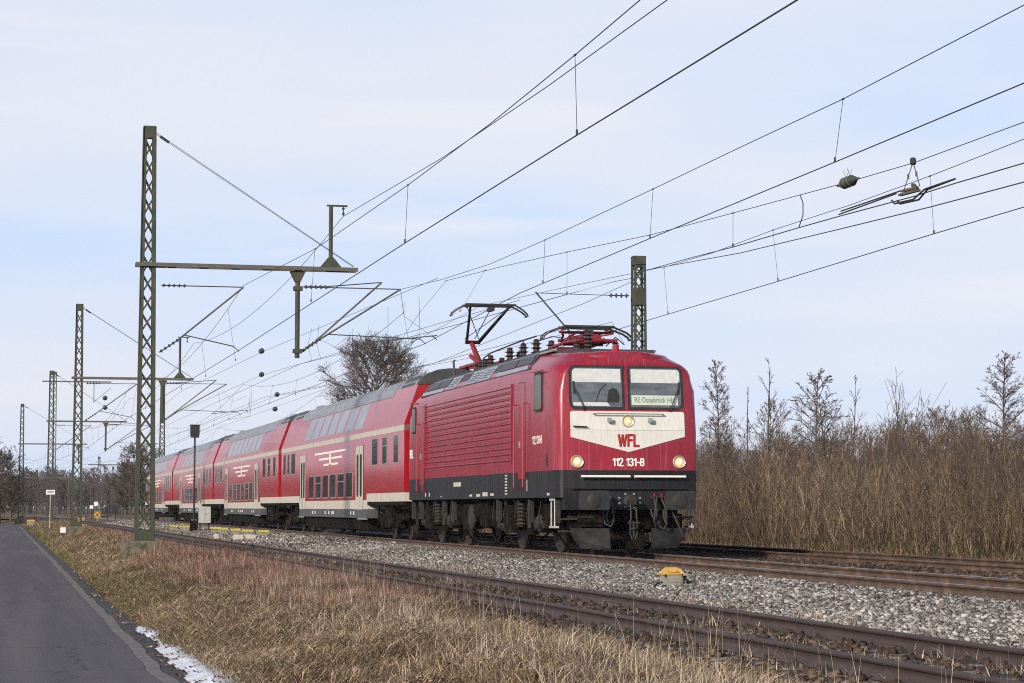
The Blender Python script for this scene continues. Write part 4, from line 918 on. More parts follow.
# ------------------------------------------------------------------ bogies
def wheelset(parent, y, r, gauge=.74, disc=True):
    for s in (-1, 1):
        w_ = MB(); w_.lathe((s * (gauge + .065), y, r), (-s, 0, 0), [(0, r * .25), (.02, r * .3), (.035, r * .8), (0.0, r * .86), (0.0, r), (.1, r), (.105, r + .028), (.135, r + .028), (.135, r * .86), (.09, r * .8)], 26)
        w_.build('wheel', M['wheel'], parent, 35)
    a = MB(); a.tube([(-gauge, y, r), (gauge, y, r)], .08, 8); a.build('axle', M['bogie'], parent)
def coil(mb, c, r, h, n, wire=.02):
    for i in range(n):
        z = c[2] + h * (i + .5) / n; mb.lathe((c[0], c[1], z - wire), (0, 0, 1), [(0, r * .75), (wire, r), (wire * 2, r * .75)], 12)
    mb.lathe(c, (0, 0, 1), [(0, r * .7), (h, r * .7)], 10); return mb
def loco_bogie(parent, yc, wb=3.3):
    t = empty('bogie', (0, yc, 0)); t.parent = parent
    for q in (-wb / 2, wb / 2): wheelset(t, q, .60)
    f = MB()
    for s in (-1, 1):
        x = s * 1.06
        f.prism_x([(-2.5, .72), (-2.45, .92), (-1.1, .98), (-.75, .78), (.75, .78), (1.1, .98), (2.45, .92), (2.5, .72), (1.1, .66), (.8, .42), (-.8, .42), (-1.1, .66)], x - .08, x + .08)
        f.bb(x - .1, x + .1, -.5, .5, .35, .62)
    for q in (-2.4, 2.4, -.5, .5): f.bb(-1.1, 1.1, q - .1, q + .1, .6, .85)
    f.build('bogie_frame', M['bogie'], t)
    for s in (-1, 1):
        x = s * 1.2
        for q in (-wb / 2, wb / 2):
            a = MB(); a.lathe((s * 1.0, q, .6), (s, 0, 0), [(0, .2), (.26, .19), (.3, .14), (.33, .13), (.34, .04)], 16); a.bb(s * 1.02 - .02 * s, s * 1.26, q - .34, q + .34, .5, .66); a.build('axle_box', M['bogie_light'], t)
            for e in (-.36, .36):
                c = MB(); coil(c, (x, q + e, .66), .095, .34, 5, .02); c.build('primary_spring', M['bogie'], t)
            br = MB(); br.bb(s * .72 - .06, s * .72 + .06, q - .74, q - .66, .35, .8); br.bb(s * .72 - .06, s * .72 + .06, q + .66, q + .74, .35, .8); br.build('brake_block', M['wheel'], t)
            dmp = MB(); dmp.tube([(s * 1.3, q - .62 * (1 if q > 0 else -1), .5), (s * 1.3, q - .62 * (1 if q > 0 else -1), .78)], .05, 8); dmp.tube([(s * 1.3, q - .62 * (1 if q > 0 else -1), .78), (s * 1.3, q - .6 * (1 if q > 0 else -1), 1.08)], .032, 8); dmp.build('damper', M['bogie_light'], t)
        for e in (-.28, .0):
            c = MB(); coil(c, (s * 1.27, e + .1, .52), .135, .56, 7, .022); c.build('secondary_spring', M['bogie_light'] if e else M['bogie'], t)
        b = MB(); b.bb(s * 1.12, s * 1.38, .34, .98, .38, .98); b.build('sand_box', M['bogie'], t)
        b = MB(); b.bb(s * 1.1, s * 1.32, -2.72, -2.34, .5, 1.0); b.tube([(s * 1.2, -2.6, .5), (s * .8, -2.35, .08)], .025, 6); b.build('sand_pipe', M['bogie'], t); b = MB(); b.tube([(s * 1.2, 2.6, .8), (s * .8, 2.35, .08)], .025, 6); b.build('sand_pipe', M['bogie'], t)
        for k in range(5): yy = -2.2 + k * 1.05; b = MB(); b.tube([(s * 1.36, yy, 1.05), (s * 1.38, yy + .1, .7), (s * 1.3, yy + .3, .5), (s * 1.25, yy + .55, .75)], .014, 5); b.build('hose', M['rubber'], t)
    return t
def car_bogie(parent, yc, wb=2.5):
    t = empty('bogie', (0, yc, 0)); t.parent = parent
    for q in (-wb / 2, wb / 2): wheelset(t, q, .45)
    f = MB()
    for s in (-1, 1):
        x = s * 1.05
        f.prism_x([(-1.95, .58), (-1.9, .74), (-.8, .76), (-.5, .58), (.5, .58), (.8, .76), (1.9, .74), (1.95, .58), (.8, .52), (.55, .34), (-.55, .34), (-.8, .52)], x - .07, x + .07)
        f.bb(x - .02, x + s * .18, -.45, .45, .36, .95)
        for q in (-wb / 2, wb / 2):
            f.lathe((s * .98, q, .45), (s, 0, 0), [(0, .16), (.2, .15), (.24, .08)], 14)
            for e in (-.27, .27): coil(f, (s * 1.14, q + e, .5), .085, .25, 4, .02)
            f.tube([(s * 1.2, q + .5, .4), (s * 1.2, q + .42, .95)], .035, 7)
        f.tube([(s * 1.25, -1.9, .9), (s * 1.28, -1.2, .55), (s * 1.26, -.5, .85)], .015, 5)
    f.build('bogie_frame', M['bogie'], t)
    return t

# ------------------------------------------------------------------ locomotive
LX, LY = 12.05, 40.3
loco = empty('electric_locomotive', (LX, LY, RT), 0, 'dark red electric locomotive with white front panel and black underframe', 'locomotive')
LEN = 15.75
LV = [1.12, 1.4, 1.66, 2.05, 2.45, 2.9, 3.25, 3.45, 3.62, 3.76, 3.88, 3.98, 4.06, 4.13, 4.19, 4.22]
def sec(y, end=False):
    """half width at each level; the cab nose is narrower and lower"""
    yy = min(y, LEN - y)
    T = np.clip(yy / .42, 0, 1); T = math.sqrt(1 - (1 - T) ** 2)
    T2 = np.clip(yy / 1.1, 0, 1); T2 = math.sqrt(1 - (1 - T2) ** 2)
    nose = np.interp(LV, [1.1, 2.45, 3.05, 3.35, 3.6, 3.8, 3.93, 4.0, 4.02], [1.335, 1.335, 1.31, 1.29, 1.25, 1.15, .95, .62, .3])
    mid = np.interp(LV, [1.1, 3.62, 3.76, 3.88, 4.13, 4.19, 4.24], [1.485, 1.485, 1.45, 1.36, 1.06, .78, .3])
    w_ = nose * (1 - T) + mid * T
    wl = np.where(np.array(LV) > 3.4, nose * (1 - T2) + mid * T2, w_)
    wl = np.where(np.array(LV) > 3.4, np.minimum(wl, w_ + .02), wl)
    topf = 4.02 + min(.2, .072 * yy)
    z = [min(h, topf) if h <= 3.4 else 3.4 + (h - 3.4) * (topf - 3.4) / (4.22 - 3.4) for h in LV]
    return wl, z
def rake(h): return max(0, h - 2.45) * .11
ysec = [0, .02, .06, .12, .2, .3, .42, .6, .8, 1.1, 1.6, 3, 6, 9, 12, LEN - 1.6, LEN - 1.1, LEN - .8, LEN - .6, LEN - .42, LEN - .3, LEN - .2, LEN - .12, LEN - .06, LEN - .02, LEN]
def loco_shell(l0, l1, name, m, floor=True, roof_top=True):
    V = []; F = []; nl = l1 - l0 + 1
    for y in ysec:
        wl, z = sec(y)
        for side in (-1, 1):
            for i in range(l0, l1 + 1):
                k = max(0, 1 - y / 1.1) - max(0, 1 - (LEN - y) / 1.1)
                V.append((side * wl[i], y + rake(z[i]) * k, z[i]))
    ns = 2 * nl
    for j in range(len(ysec) - 1):
        for sd_ in (0, 1):
            for i in range(nl - 1):
                a = j * ns + sd_ * nl + i; F.append((a, a + 1, a + ns + 1, a + ns))
        a = j * ns + nl - 1; b_ = j * ns + 2 * nl - 1; F.append((a, b_, b_ + ns, a + ns))
        a = j * ns; b_ = j * ns + nl; F.append((a, b_, b_ + ns, a + ns))
    for j in (0, len(ysec) - 1):
        for i in range(nl - 1):
            a = j * ns + i; F.append((a, a + 1, a + nl + 1, a + nl))
    mb = MB(); mb.add(V, F); return mb.build(name, m, loco, 32)
loco_shell(2, len(LV) - 1, 'body', M['loco_red'])
loco_shell(0, 2, 'underframe', M['frame_black'])
def fy(h, off=0.0): return rake(h) - off           # y of the front plane at height h
def front_poly(name, pts, m, off, thick=.01, parent=loco, rear=False, smooth=None):
    """polygon (x, h) lying on the raked front"""
    n = len(pts); vs = [(x, fy(h, off), h) for x, h in pts] + [(x, fy(h, off - thick), h) for x, h in pts]
    fs = [tuple(range(n)), tuple(range(2 * n - 1, n - 1, -1))] + [(j, (j + 1) % n, n + (j + 1) % n, n + j) for j in range(n)]
    if rear: vs = [(x, LEN - y, h) for x, y, h in vs]
    return MB().add(vs, fs).build(name, m, parent)
def rrect(x0, x1, z0, z1, r, corners=(1, 1, 1, 1), n=5):
    P = []; C = [(x1 - r, z1 - r, 0), (x0 + r, z1 - r, 90), (x0 + r, z0 + r, 180), (x1 - r, z0 + r, 270)]
    P_ = [(x1, z1), (x0, z1), (x0, z0), (x1, z0)]
    for k, (cx, cz, a0) in enumerate(C):
        if corners[k]: P += [(cx + r * math.cos(R(a0 + 90 * i / n)), cz + r * math.sin(R(a0 + 90 * i / n))) for i in range(n + 1)]
        else: P.append(P_[k])
    return P
# white panel: upper raked part and lower pointed part
front_poly('front_panel', rrect(-1.19, 1.165, 2.452, 2.825, .05, (1, 1, 0, 0)), M['white_paint'], .008)
front_poly('front_panel', [(-1.19, 2.448), (1.165, 2.448), (1.165, 2.33), (0, 2.02), (-1.19, 2.31)], M['white_paint'], .008)
# windscreens
for x0, x1, cs, nm in ((-1.2, -.065, (0, 1, 1, 0), 'left'), (.01, 1.16, (1, 0, 0, 1), 'right')):
    fr = front_poly('windscreen', rrect(x0, x1, 2.86, 3.74, .13, cs), M['rubber'], .012, .02)
    front_poly('glass', rrect(x0 + .05, x1 - .05, 2.91, 3.69, .10, cs), M['glass'], .016, .006, fr)
    front_poly('sun_blind', rrect(x0 + .07, x1 - .07, 3.40, 3.67, .08, (cs[0], cs[1], 0, 0)), M['blind'], .0185, .003, fr)
    if x0 > 0:
        front_poly('destination_display', [(x0 + .07, 2.955), (x1 - .12, 2.955), (x1 - .12, 3.15), (x0 + .07, 3.15)], M['display'], .0185, .003, fr)
        text('display_lettering', 'RE Osnabrück Hbf', .15, M['display_text'], fr, ((x0 + x1) / 2 - .03, fy(3.05, .022), 3.055), (R(90) - .11, 0, 0), .74, .002, .001)
    else:
        front_poly('cab_interior', [(x0 + .08, 2.93), (x1 - .30, 2.93), (x1 - .36, 3.0), (x0 + .08, 3.0)], M['blind'], .0185, .002, fr)
        # dark flat shapes on the glass for the cab inside: seat and blind cord
        front_poly('driver_seat', [(x1 - .36, 3.0), (x1 - .12, 3.0), (x1 - .10, 3.14), (x1 - .16, 3.27), (x1 - .24, 3.30), (x1 - .32, 3.24), (x1 - .35, 3.12)], M['rubber'], .0185, .002, fr)
        front_poly('desk_lamp', [(x1 - .60, 3.02), (x1 - .575, 3.02), (x1 - .50, 3.22), (x1 - .36, 3.36), (x1 - .375, 3.375), (x1 - .52, 3.23)], M['rubber'], .0185, .002, fr)
for s, bx, tx_ in ((-1, -.9, -1.1), (1, .86, 1.06)):
    w_ = MB(); w_.tube([(bx, fy(2.85, .03), 2.83), (bx - .03 * -s, fy(2.9, .07), 2.92), (tx_, fy(3.3, .045), 3.30)], .012, 5); w_.bar((tx_, fy(3.2, .035), 3.18), (tx_ + s * .012, fy(3.45, .035), 3.42), .025, .02); w_.build('wiper', M['rubber'], loco)
# roof line strip and lamps
def lampset(x, h, r):
    b = MB(); b.lathe((x, fy(h) + .02, h), (0, -1, 0), [(0, r * 1.12), (.045, r * 1.1), (.06, r), (.05, r * .84), (.03, r * .8)], 24); hl = b.build('headlight', M['chrome'], loco, 40)
    b = MB(); b.lathe((x, fy(h) - .005, h), (0, -1, 0), [(0, r * .8), (.014, r * .78), (.022, r * .5), (.026, .01)], 20); b.build('lens', M['lamp'], hl, 40)
    b = MB(); b.lathe((x, fy(h) - .025, h), (0, -1, 0), [(0, r * .42), (.01, r * .36), (.014, .01)], 16); b.build('bulb', M['lamp_core'], hl, 40)
lampset(-.015, 2.63, .115); lampset(-1.06, 1.825, .12); lampset(1.045, 1.825, .12)
for x in (-.41, .43):
    b = MB(); b.lathe((x, fy(2.62), 2.63), (0, -1, 0), [(0, .03), (.10, .03)], 8); b.bb(x - .045, x + .045, -.09, -.05, 2.61, 2.69); b.build('lamp_bracket', M['alu'], loco)
b = MB(); b.tube([(-.72, -.05, 2.775), (.70, -.05, 2.775)], .012, 6)
for x in (-.72, .70): b.tube([(x, .05, 2.775), (x, -.055, 2.775)], .014, 6)
b.build('handrail', M['alu'], loco)
b = MB(); b.tube([(-1.15, -.05, 2.52), (-.86, -.05, 2.51)], .014, 6); b.build('handrail', M['rubber'], loco)
stroke('company_lettering', 'WFL', .215, .42, .025, M['lettering_red'], loco, (-.205, -.011, 2.14), 0)
stroke('number_lettering', '112 131-8', .140, .66, .014, M['lettering_white'], loco, (-.33, -.002, 1.75), 0)
# black band handrails
for x0, x1 in ((-1.0, .0), (.09, 1.15)):
    b = MB(); b.tube([(x0, -.10, 1.535), (x1, -.10, 1.535)], .024, 8)
    for x in (x0 + .04, x1 - .04): b.tube([(x, .0, 1.535), (x, -.10, 1.535)], .015, 6)
    b.build('white_handrail', M['lettering_white'], loco)
# buffer beam
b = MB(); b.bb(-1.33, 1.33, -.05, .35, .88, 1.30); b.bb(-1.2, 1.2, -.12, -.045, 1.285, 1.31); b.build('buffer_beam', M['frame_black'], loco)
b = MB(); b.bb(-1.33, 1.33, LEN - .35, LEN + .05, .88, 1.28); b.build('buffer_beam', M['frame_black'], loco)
def buffer(parent, x, y0, s, z=1.06, w_=.62, h_=.36):
    t = MB(); t.lathe((x, y0, z), (0, s, 0), [(0, .17), (.04, .17), (.05, .13), (.35, .13), (.36, .095), (.52, .09)], 18)
    pr = rrect(x - w_ / 2, x + w_ / 2, z - h_ / 2, z + h_ / 2, .05); n = len(pr); y = y0 + s * .52
    t.add([(a, y, b_) for a, b_ in pr] + [(a, y + s * .035, b_) for a, b_ in pr] + [(x, y + s * .055, z)],
          [tuple(range(n))] + [(j, (j + 1) % n, n + (j + 1) % n, n + j) for j in range(n)] + [(n + j, n + (j + 1) % n, 2 * n) for j in range(n)])
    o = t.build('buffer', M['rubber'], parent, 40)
    g = MB(); g.lathe((x, y + s * .045, z), (0, s, 0), [(0, h_ * .42), (.012, h_ * .36), (.016, .02)], 20); g.build('buffer_face', M['bogie_light'], o, 40)
    g = MB(); g.bb(x - w_ / 2 + .02, x + w_ / 2 - .02, y, y + s * .035, z + h_ / 2, z + h_ / 2 + .012); g.build('buffer_rim', M['bogie_light'], o)  # lighter top edge put into the colour, contrast the flat light lacks
    return o
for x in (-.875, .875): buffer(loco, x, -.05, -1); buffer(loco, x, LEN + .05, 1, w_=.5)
b = MB(); b.lathe((0, -.05, 1.05), (0, -1, 0), [(0, .13), (.03, .13), (.05, .07), (.2, .065)], 14); b.prism_x([(-.2, 1.1), (-.33, 1.15), (-.42, 1.08), (-.42, .98), (-.33, .93), (-.28, .98), (-.33, 1.03), (-.2, 1.0)], -.03, .03)
b.build('coupling_hook', M['bogie_light'], loco)
b = MB()
for x in (-.055, .055): b.tube([(x, -.3, 1.0), (x, -.34, .72), (x * 1.5, -.33, .62)], .02, 6)
b.tube([(-.12, -.33, .62), (.12, -.33, .62)], .028, 6); b.tube([(0, -.33, .66), (0, -.33, .36)], .024, 6)
for x in (-.07, .07): b.tube([(x, -.33, .62), (x, -.32, .42), (x * .4, -.32, .3)], .018, 6)
b.lathe((0, -.34, .48), (0, 0, 1), [(0, .03), (.02, .06), (.05, .06), (.06, .03)], 8); b.build('screw_coupling', M['bogie_light'], loco)
b = MB()
for a in range(8): an = (a + .5) * math.pi / 4; b = MB(); b.lathe((.2 * math.cos(an) * 1.15, -.05, 1.06 + .14 * math.sin(an)), (0, -1, 0), [(0, .024), (.025, .02)], 6); b.build('bolt', M['alu'], loco)
for x, dx, zb_, mm_ in ((-.42, -.12, .62, 'rubber'), (-.5, .12, .55, 'rubber'), (.52, -.08, .55, 'bogie_light'), (.60, .1, .5, 'rubber'), (.68, .02, .62, 'bogie_light'), (.45, .05, .68, 'rubber')):
    b = MB(); pts = [(x, -.06, 1.12), (x, -.2, 1.14), (x + dx * .6, -.27, .95), (x + dx, -.26, zb_ + .12), (x + dx * .5, -.24, zb_), (x - dx * .4, -.2, zb_ + .06), (x - dx * .6, -.12, .88)]
    b.tube(pts, .024, 7); b.lathe((x, -.06, 1.12), (0, -1, 0), [(0, .04), (.08, .035)], 8); b.build('brake_hose', M[mm_], loco, 60)
for x in (-.52, .47, .62):
    b = MB(); b.bar((x, -.12, 1.2), (x + .04, -.12, 1.12), .035, .03); b.build('hose_valve', M['lettering_red'], loco)
b = MB(); b.tube([(.85, -.1, .86), (.95, -.2, .6), (1.05, -.2, .35), (1.12, -.1, .28)], .018, 6); b.build('brake_hose', M['rubber'], loco)
for s in (-1, 1):
    b = MB()
    if s < 0: pr = [(-1.2, .52), (-.45, .52), (-.42, .12), (-.98, .12), (-1.12, .3)]
    else: pr = [(.42, .52), (1.2, .52), (1.12, .3), (.98, .12), (.42, .12)]
    n = len(pr); b.add([(x, -.02 if abs(x) > .9 else -.16, z) for x, z in pr] + [(x, .03 if abs(x) > .9 else -.11, z) for x, z in pr], [tuple(range(n)), tuple(range(2 * n - 1, n - 1, -1))] + [(j, (j + 1) % n, n + (j + 1) % n, n + j) for j in range(n)])
    b.build('snow_plough', mat('plough steel', (.05, .048, .047), (.022, .021, .021), 5, .45, metal=.5), loco)
b = MB(); b.bb(-.4, .4, .3, .35, .1, .55); b.bb(-1.1, 1.1, .3, .5, .5, .9); b.bb(-1.0, -.5, .1, .2, .55, .85); b.bb(.55, 1.15, .15, .2, .5, .8); b.build('under_beam', M['bogie'], loco)
for s in (-1, 1):
    b = MB(); b.tube([(s * .75, -.15, .74), (s * 1.3, -.12, .74)], .014, 5); b.build('shunter_grip', M['bogie_light'], loco)
    for zz_ in (.44, .68): MB().bb(s * 1.0, s * 1.34, .2, .45, zz_, zz_ + .04).build('front_step', M['bogie_light'], loco)
    b = MB(); 
    for yy in (.35, .62): b.tube([(s * 1.42, yy, 1.12), (s * 1.42, yy, .52)], .018, 6)
    for z in (1.08, .54): b.bb(s * 1.34, s * 1.46, .33, .64, z - .02, z + .02)
    b.build('step', mat('pale step steel', (.42, .42, .42), (.3, .3, .3), 9, .5), loco)
# ribbed side panels
for s in (-1, 1):
    b = MB(); nr = 13; z0, z1 = 1.84, 3.54; y0, y1 = 3.68, 13.15
    for i in range(nr):
        za = z0 + (z1 - z0) * i / nr; zb_ = z0 + (z1 - z0) * (i + 1) / nr
        b.prism_y([(s * 1.484, za + .0), (s * 1.489, za + .0), (s * 1.489, zb_ - .060), (s * 1.524, zb_ - .048), (s * 1.524, zb_ - .040), (s * 1.487, zb_ - .001), (s * 1.484, zb_)], y0, y1)
    for yy in (y0, y1): b.bb(s * 1.484, s * 1.52, yy - .02, yy + .02, z0 - .02, z1 + .02)
    b.build('ribbed_panel', M['loco_red'], loco)
    # small side grille, cab door, handrails, window
    for ya, yb in ((2.55, 3.45), (13.35, 14.15)):
        b = MB(); 
        for k in range(7): b.bb(s * 1.484, s * 1.494, ya + .52 if ya < 5 else ya + .1, yb - .05 if ya < 5 else ya + .42, 3.0 + k * .08, 3.045 + k * .08)
        b.build('side_grille', M['loco_red'], loco)
        d_ = MB(); x_ = s * 1.4875; 
        d_.bb(s * 1.483, s * 1.4915, ya, ya + .58, 1.52, 3.52); d = d_.build('door', M['loco_red'], loco)
        g_ = MB()
        for (a_, b_2, c_, e_) in ((ya - .012, ya, 1.5, 3.53), (ya + .58, ya + .592, 1.5, 3.53), (ya - .012, ya + .592, 3.52, 3.535)): g_.bb(s * 1.482, s * 1.4895, a_, b_2, c_, e_)
        g_.build('door_seal', M['rubber'], d)
        g_ = MB(); g_.bb(s * 1.49, s * 1.51, ya + .42, ya + .5, 2.22, 2.26); g_.bb(s * 1.49, s * 1.495, ya + .4, ya + .52, 2.17, 2.31); g_.build('door_handle', M['alu'], d)
        for yy in (ya - .1, ya + .7):
            g_ = MB(); g_.tube([(s * 1.49, yy, 3.1), (s * 1.56, yy, 3.06), (s * 1.56, yy, 1.35), (s * 1.49, yy, 1.3)], .016, 6); g_.build('grab_rail', M['loco_red_front'], loco)
    for yc in (1.38, LEN - 1.0):
        hw_ = .32 if yc < 5 else .26
        pr = rrect(yc - hw_, yc + hw_, 2.86, 3.66 if yc < 5 else 3.56, .11); n = len(pr)
        b = MB(); b.prism_x(pr, s * 1.47, s * 1.505); f_ = b.build('side_window', M['rubber'], loco)
        pr = rrect(yc - hw_ + .05, yc + hw_ - .05, 2.91, 3.61 if yc < 5 else 3.51, .08)
        b = MB(); b.prism_x(pr, s * 1.48, s * 1.509); b.build('glass', mat('side cab glass', (.035, .04, .028), (.09, .09, .06), 2, .2, spec=.4), f_)
        g_ = MB(); g_.bb(s * 1.49, s * 1.54, yc - hw_ - .1, yc + hw_ + .1, 3.67, 3.685); g_.build('rain_gutter', M['loco_red_front'], loco)
    g_ = MB(); g_.prism_x(rrect(.66, .78, 1.74, 1.98, .04), s * 1.478, s * 1.4905); g_.build('hatch', M['rubber'], loco)
stroke('number_lettering', '112 131-8', .15, .80, .0125, M['lettering_white'], loco, (-1.489, 1.90, 2.22), R(-90))
stroke('company_lettering', 'WFL', .2, .42, .02, M['lettering_white'], loco, (-1.489, LEN - .42, 2.23), R(-90))
# black sill details
for yy, zz, h_, w_ in ((1.2, 1.5, .16, .07), (5.6, 1.42, .2, .06), (7.9, 1.36, .3, .05), (7.1, 1.45, .16, .05), (10.8, 1.45, .12, .09), (2.5, 1.47, .16, .12), (2.5, 1.25, .14, .14), (13.0, 1.25, .12, .1), (12.2, 1.27, .1, .08), (15.2, 1.4, .14, .08)):
    b = MB(); b.bb(-1.492, -1.478, yy - w_ / 2, yy + w_ / 2, zz - h_ / 2, zz + h_ / 2); b.build('sill_slot', M['black'], loco)
for yy, zz, h_, w_ in ((9.3, 1.47, .1, .85), (6.3, 1.22, .09, .5), (7.0, 1.2, .06, .4), (5.6, 1.21, .05, .35), (11.2, 1.19, .03, .12), (.62, 1.19, .05, .2), (7.8, 1.2, .05, .3)):
    b = MB(); b.bb(-1.4885, -1.478, yy - w_ / 2, yy + w_ / 2, zz - h_ / 2, zz + h_ / 2); pl = b.build('notice_plate', M['cream'], loco)
for k in range(7):
    b = MB(); b.bb(-1.4885, -1.478, 4.15, 4.35, 1.20 + k * .065, 1.235 + k * .065); b.build('notice_plate', M['cream'], loco)
for yy, zz in ((13.2, 1.24), (12.7, 1.24)):
    b = MB(); b.lathe((-1.48, yy, zz), (-1, 0, 0), [(0, .06), (.01, .055)], 12); b.build('notice_plate', M['cream'], loco)
b = MB(); b.bb(-1.4885, -1.478, 2.36, 2.39, 1.26, 1.5); b.build('grab_rail', M['lettering_white'], loco)
for ys_ in (3.9, 12.8):
    for k in range(7):
        pass
# sloping roof shutters
def shutter(y0, y1, f0, f1, m, off=.012, sl=0.0, s=-1):
    a = np.array([1.43, 3.78]); c = np.array([1.08, 4.14]); nrm = np.array([.716, .698])
    p, q = a + (c - a) * f0 + nrm * off, a + (c - a) * f1 + nrm * off
    vs = [(s * p[0], y0, p[1]), (s * p[0], y1, p[1]), (s * q[0], y1 + sl, q[1]), (s * q[0], y0 + sl, q[1])]
    p2, q2 = p - nrm * .03, q - nrm * .03
    vs += [(s * p2[0], y0, p2[1]), (s * p2[0], y1, p2[1]), (s * q2[0], y1 + sl, q2[1]), (s * q2[0], y0 + sl, q2[1])]
    return MB().add(vs, [(0, 1, 2, 3), (7, 6, 5, 4), (0, 4, 5, 1), (1, 5, 6, 2), (2, 6, 7, 3), (3, 7, 4, 0)])
for s in (-1, 1):
    shutter(2.3, 14.1, 0, 1.02, M['shutter_dark'], .01, .6, s).build('roof_shutter', M['dark_roof'], loco)
    for y0, y1, f0, f1, mm_ in ((2.5, 5.4, .02, .3, 'shutter_light'), (2.7, 4.1, .4, .95, 'shutter_dark'), (4.2, 5.6, .4, .95, 'shutter_dark'), (6.2, 7.4, .05, .95, 'shutter_light'), (7.5, 8.7, .05, .95, 'shutter_light'), (9.9, 11.0, .05, .95, 'shutter_light'), (11.2, 12.5, .4, .95, 'shutter_dark'), (12.6, 13.9, .4, .95, 'shutter_dark'), (11.2, 13.9, .02, .3, 'shutter_light')):
        b = shutter(y0, y1, f0, f1, None, .026, .35, s); sh = b.build('roof_shutter', M[mm_], loco)
        if mm_ == 'shutter_light' and f1 > .5:
            c = MB()
            for k in range(4):
                q = shutter(y0 + .2, y1 - .2, .2 + k * .17, .26 + k * .17, None, .032, .3, s); c.add(q.v, q.f)
            c.build('louvre', M['shutter_dark'], sh)
b = MB(); b.bb(-1.0, 1.0, 2.6, 13.9, 4.18, 4.235); b.bb(-.85, .95, 1.3, 2.3, 4.08, 4.155); b.build('roof_walkway', M['dark_roof'], loco)
for s in (-1, 1):
    b = MB(); b.bb(s * 1.04, s * 1.08, 1.6, 14.1, 4.13, 4.175); b.build('roof_edge', M['roof_grey'], loco)
# pantograph, raised, at the far end
pr_ = empty('pantograph', (0, 12.6, 4.24)); pr_.parent = loco; pr_['label'] = 'raised pantograph with dark upper arms'
b = MB()
for x in (-.45, .45): b.bar((x, -.9, .32), (x, 1.2, .32), .06, .06)
for y in (-.8, .3, 1.1): b.bar((-.5, y, .32), (.5, y, .32), .06, .06)
b.tube([(-.1, .3, .35), (-.22, 1.0, .62)], .06, 7); b.build('base_frame', M['panto_red'], pr_)
K = np.array((-.04, 1.75, 1.04))
b = MB(); b.tube([(0.0, .85, .34), K], [.075, .055], 8); b.tube([(.14, 1.05, .34), K + (.1, .1, -.06)], .025, 6); b.tube([K + (-.16, 0, 0), K + (.24, 0, 0)], .05, 8); b.build('lower_arm', M['panto_red'], pr_)
hz = 1.86; hy = .1
b = MB(); b.tube([K + (-.12, 0, 0), (-.42, hy, hz)], [.04, .03], 7); b.tube([K + (.2, 0, 0), (.62, hy, hz)], [.05, .036], 7)
b.tube([K + (.2, 0, .1), (-.48, hy + .1, hz - .05)], .012, 5); b.tube([K + (.1, 0, .1), (.1, hy, hz - .1)], .012, 5); b.tube([K + (-.18, 0, .08), (.58, hy + .1, hz - .05)], .010, 5); b.build('upper_arm', M['panto_dark'], pr_)
def head(parent, cx, y, z, half=.66, tip=1.0, drop=.26):
    b = MB()
    for dy in (-.2, .2):
        b.tube([(cx - tip, y + dy * .6, z - drop - .02), (cx - tip + .02, y + dy * .6, z - drop + .05), (cx - tip + .13, y + dy * .8, z - drop * .45), (cx - half, y + dy, z), (cx + half, y + dy, z), (cx + tip - .13, y + dy * .8, z - drop * .45), (cx + tip - .02, y + dy * .6, z - drop + .05), (cx + tip, y + dy * .6, z - drop - .02)], .024, 6)
        b.bar((cx - half, y + dy, z + .02), (cx + half, y + dy, z + .02), .05, .035)
    for s in (-1, 1):
        b.tube([(cx + s * tip, y - .12, z - drop), (cx + s * tip, y + .12, z - drop)], .02, 6); b.tube([(cx + s * half * .85, y - .2, z - .03), (cx + s * half * .85, y + .2, z - .03)], .025, 6)
    b.bb(cx - .02, cx + .1, y - .2, y + .2, z - .14, z - .04)
    return b.build('contact_strip', M['panto_dark'], parent)
head(pr_, .07, hy, hz)
for x, y in ((-.45, -.75), (.45, -.75), (0, .95), (-.4, .6), (.4, .6)):
    b = MB(); insul(b, (x, y, .0), (x, y, .3), 3, .085, .05); b.build('insulator', M['insulator'], pr_)
b = MB(); b.tube([(-.5, 1.6, .02), (-.55, 1.6, .5), (-.5, 1.7, .55)], .03, 6); b.build('horn', M['panto_dark'], pr_)
# pantograph, lowered, above the front cab
pf = empty('pantograph', (0, 3.2, 4.17)); pf.parent = loco; pf['label'] = 'lowered red pantograph'
b = MB()
for x in (-.40, .40): b.tube([(x, -.95, .24), (x, .2, .27), (x, 1.5, .24)], .035, 7)
for y in (-.9, .2, 1.4): b.tube([(-.45, y, .24), (.45, y, .24)], .035, 7)
b.tube([(-.40, -.9, .25), (.40, .2, .27)], .022, 6); b.tube([(.40, -.9, .25), (-.40, .2, .27)], .022, 6); b.build('base_frame', M['panto_red'], pf)
b = MB(); b.tube([(.05, -.85, .30), (0, .3, .40), (-.05, 1.5, .42)], [.075, .07, .05], 8); b.tube([(.2, -.8, .28), (.15, 1.4, .36)], .022, 6); b.lathe((-.22, .0, .33), (0, 1, .05), [(0, .07), (.5, .075), (.52, .035), (.9, .03)], 10); b.lathe((.16, -.5, .34), (.1, 1, .05), [(0, .05), (.4, .055), (.42, .03), (.8, .025)], 10); b.build('lower_arm', M['panto_red'], pf)
b = MB()
for q in (-1, 1): b.tube([(q * .12, 1.5, .42), (q * .3, .7, .47), (q * .55, -.1, .50)], .026, 7); b.tube([(q * .08, 1.4, .46), (-q * .4, -.05, .48)], .013, 5)
b.tube([(-.2, 1.5, .42), (.2, 1.5, .42)], .04, 7); b.tube([(-.6, -.1, .47), (.6, -.1, .47)], .03, 7); b.tube([(-.45, -.3, .36), (-.2, -.1, .46), (.3, -.05, .40), (.55, -.2, .44)], .02, 6); b.build('upper_arm', M['panto_red'], pf)
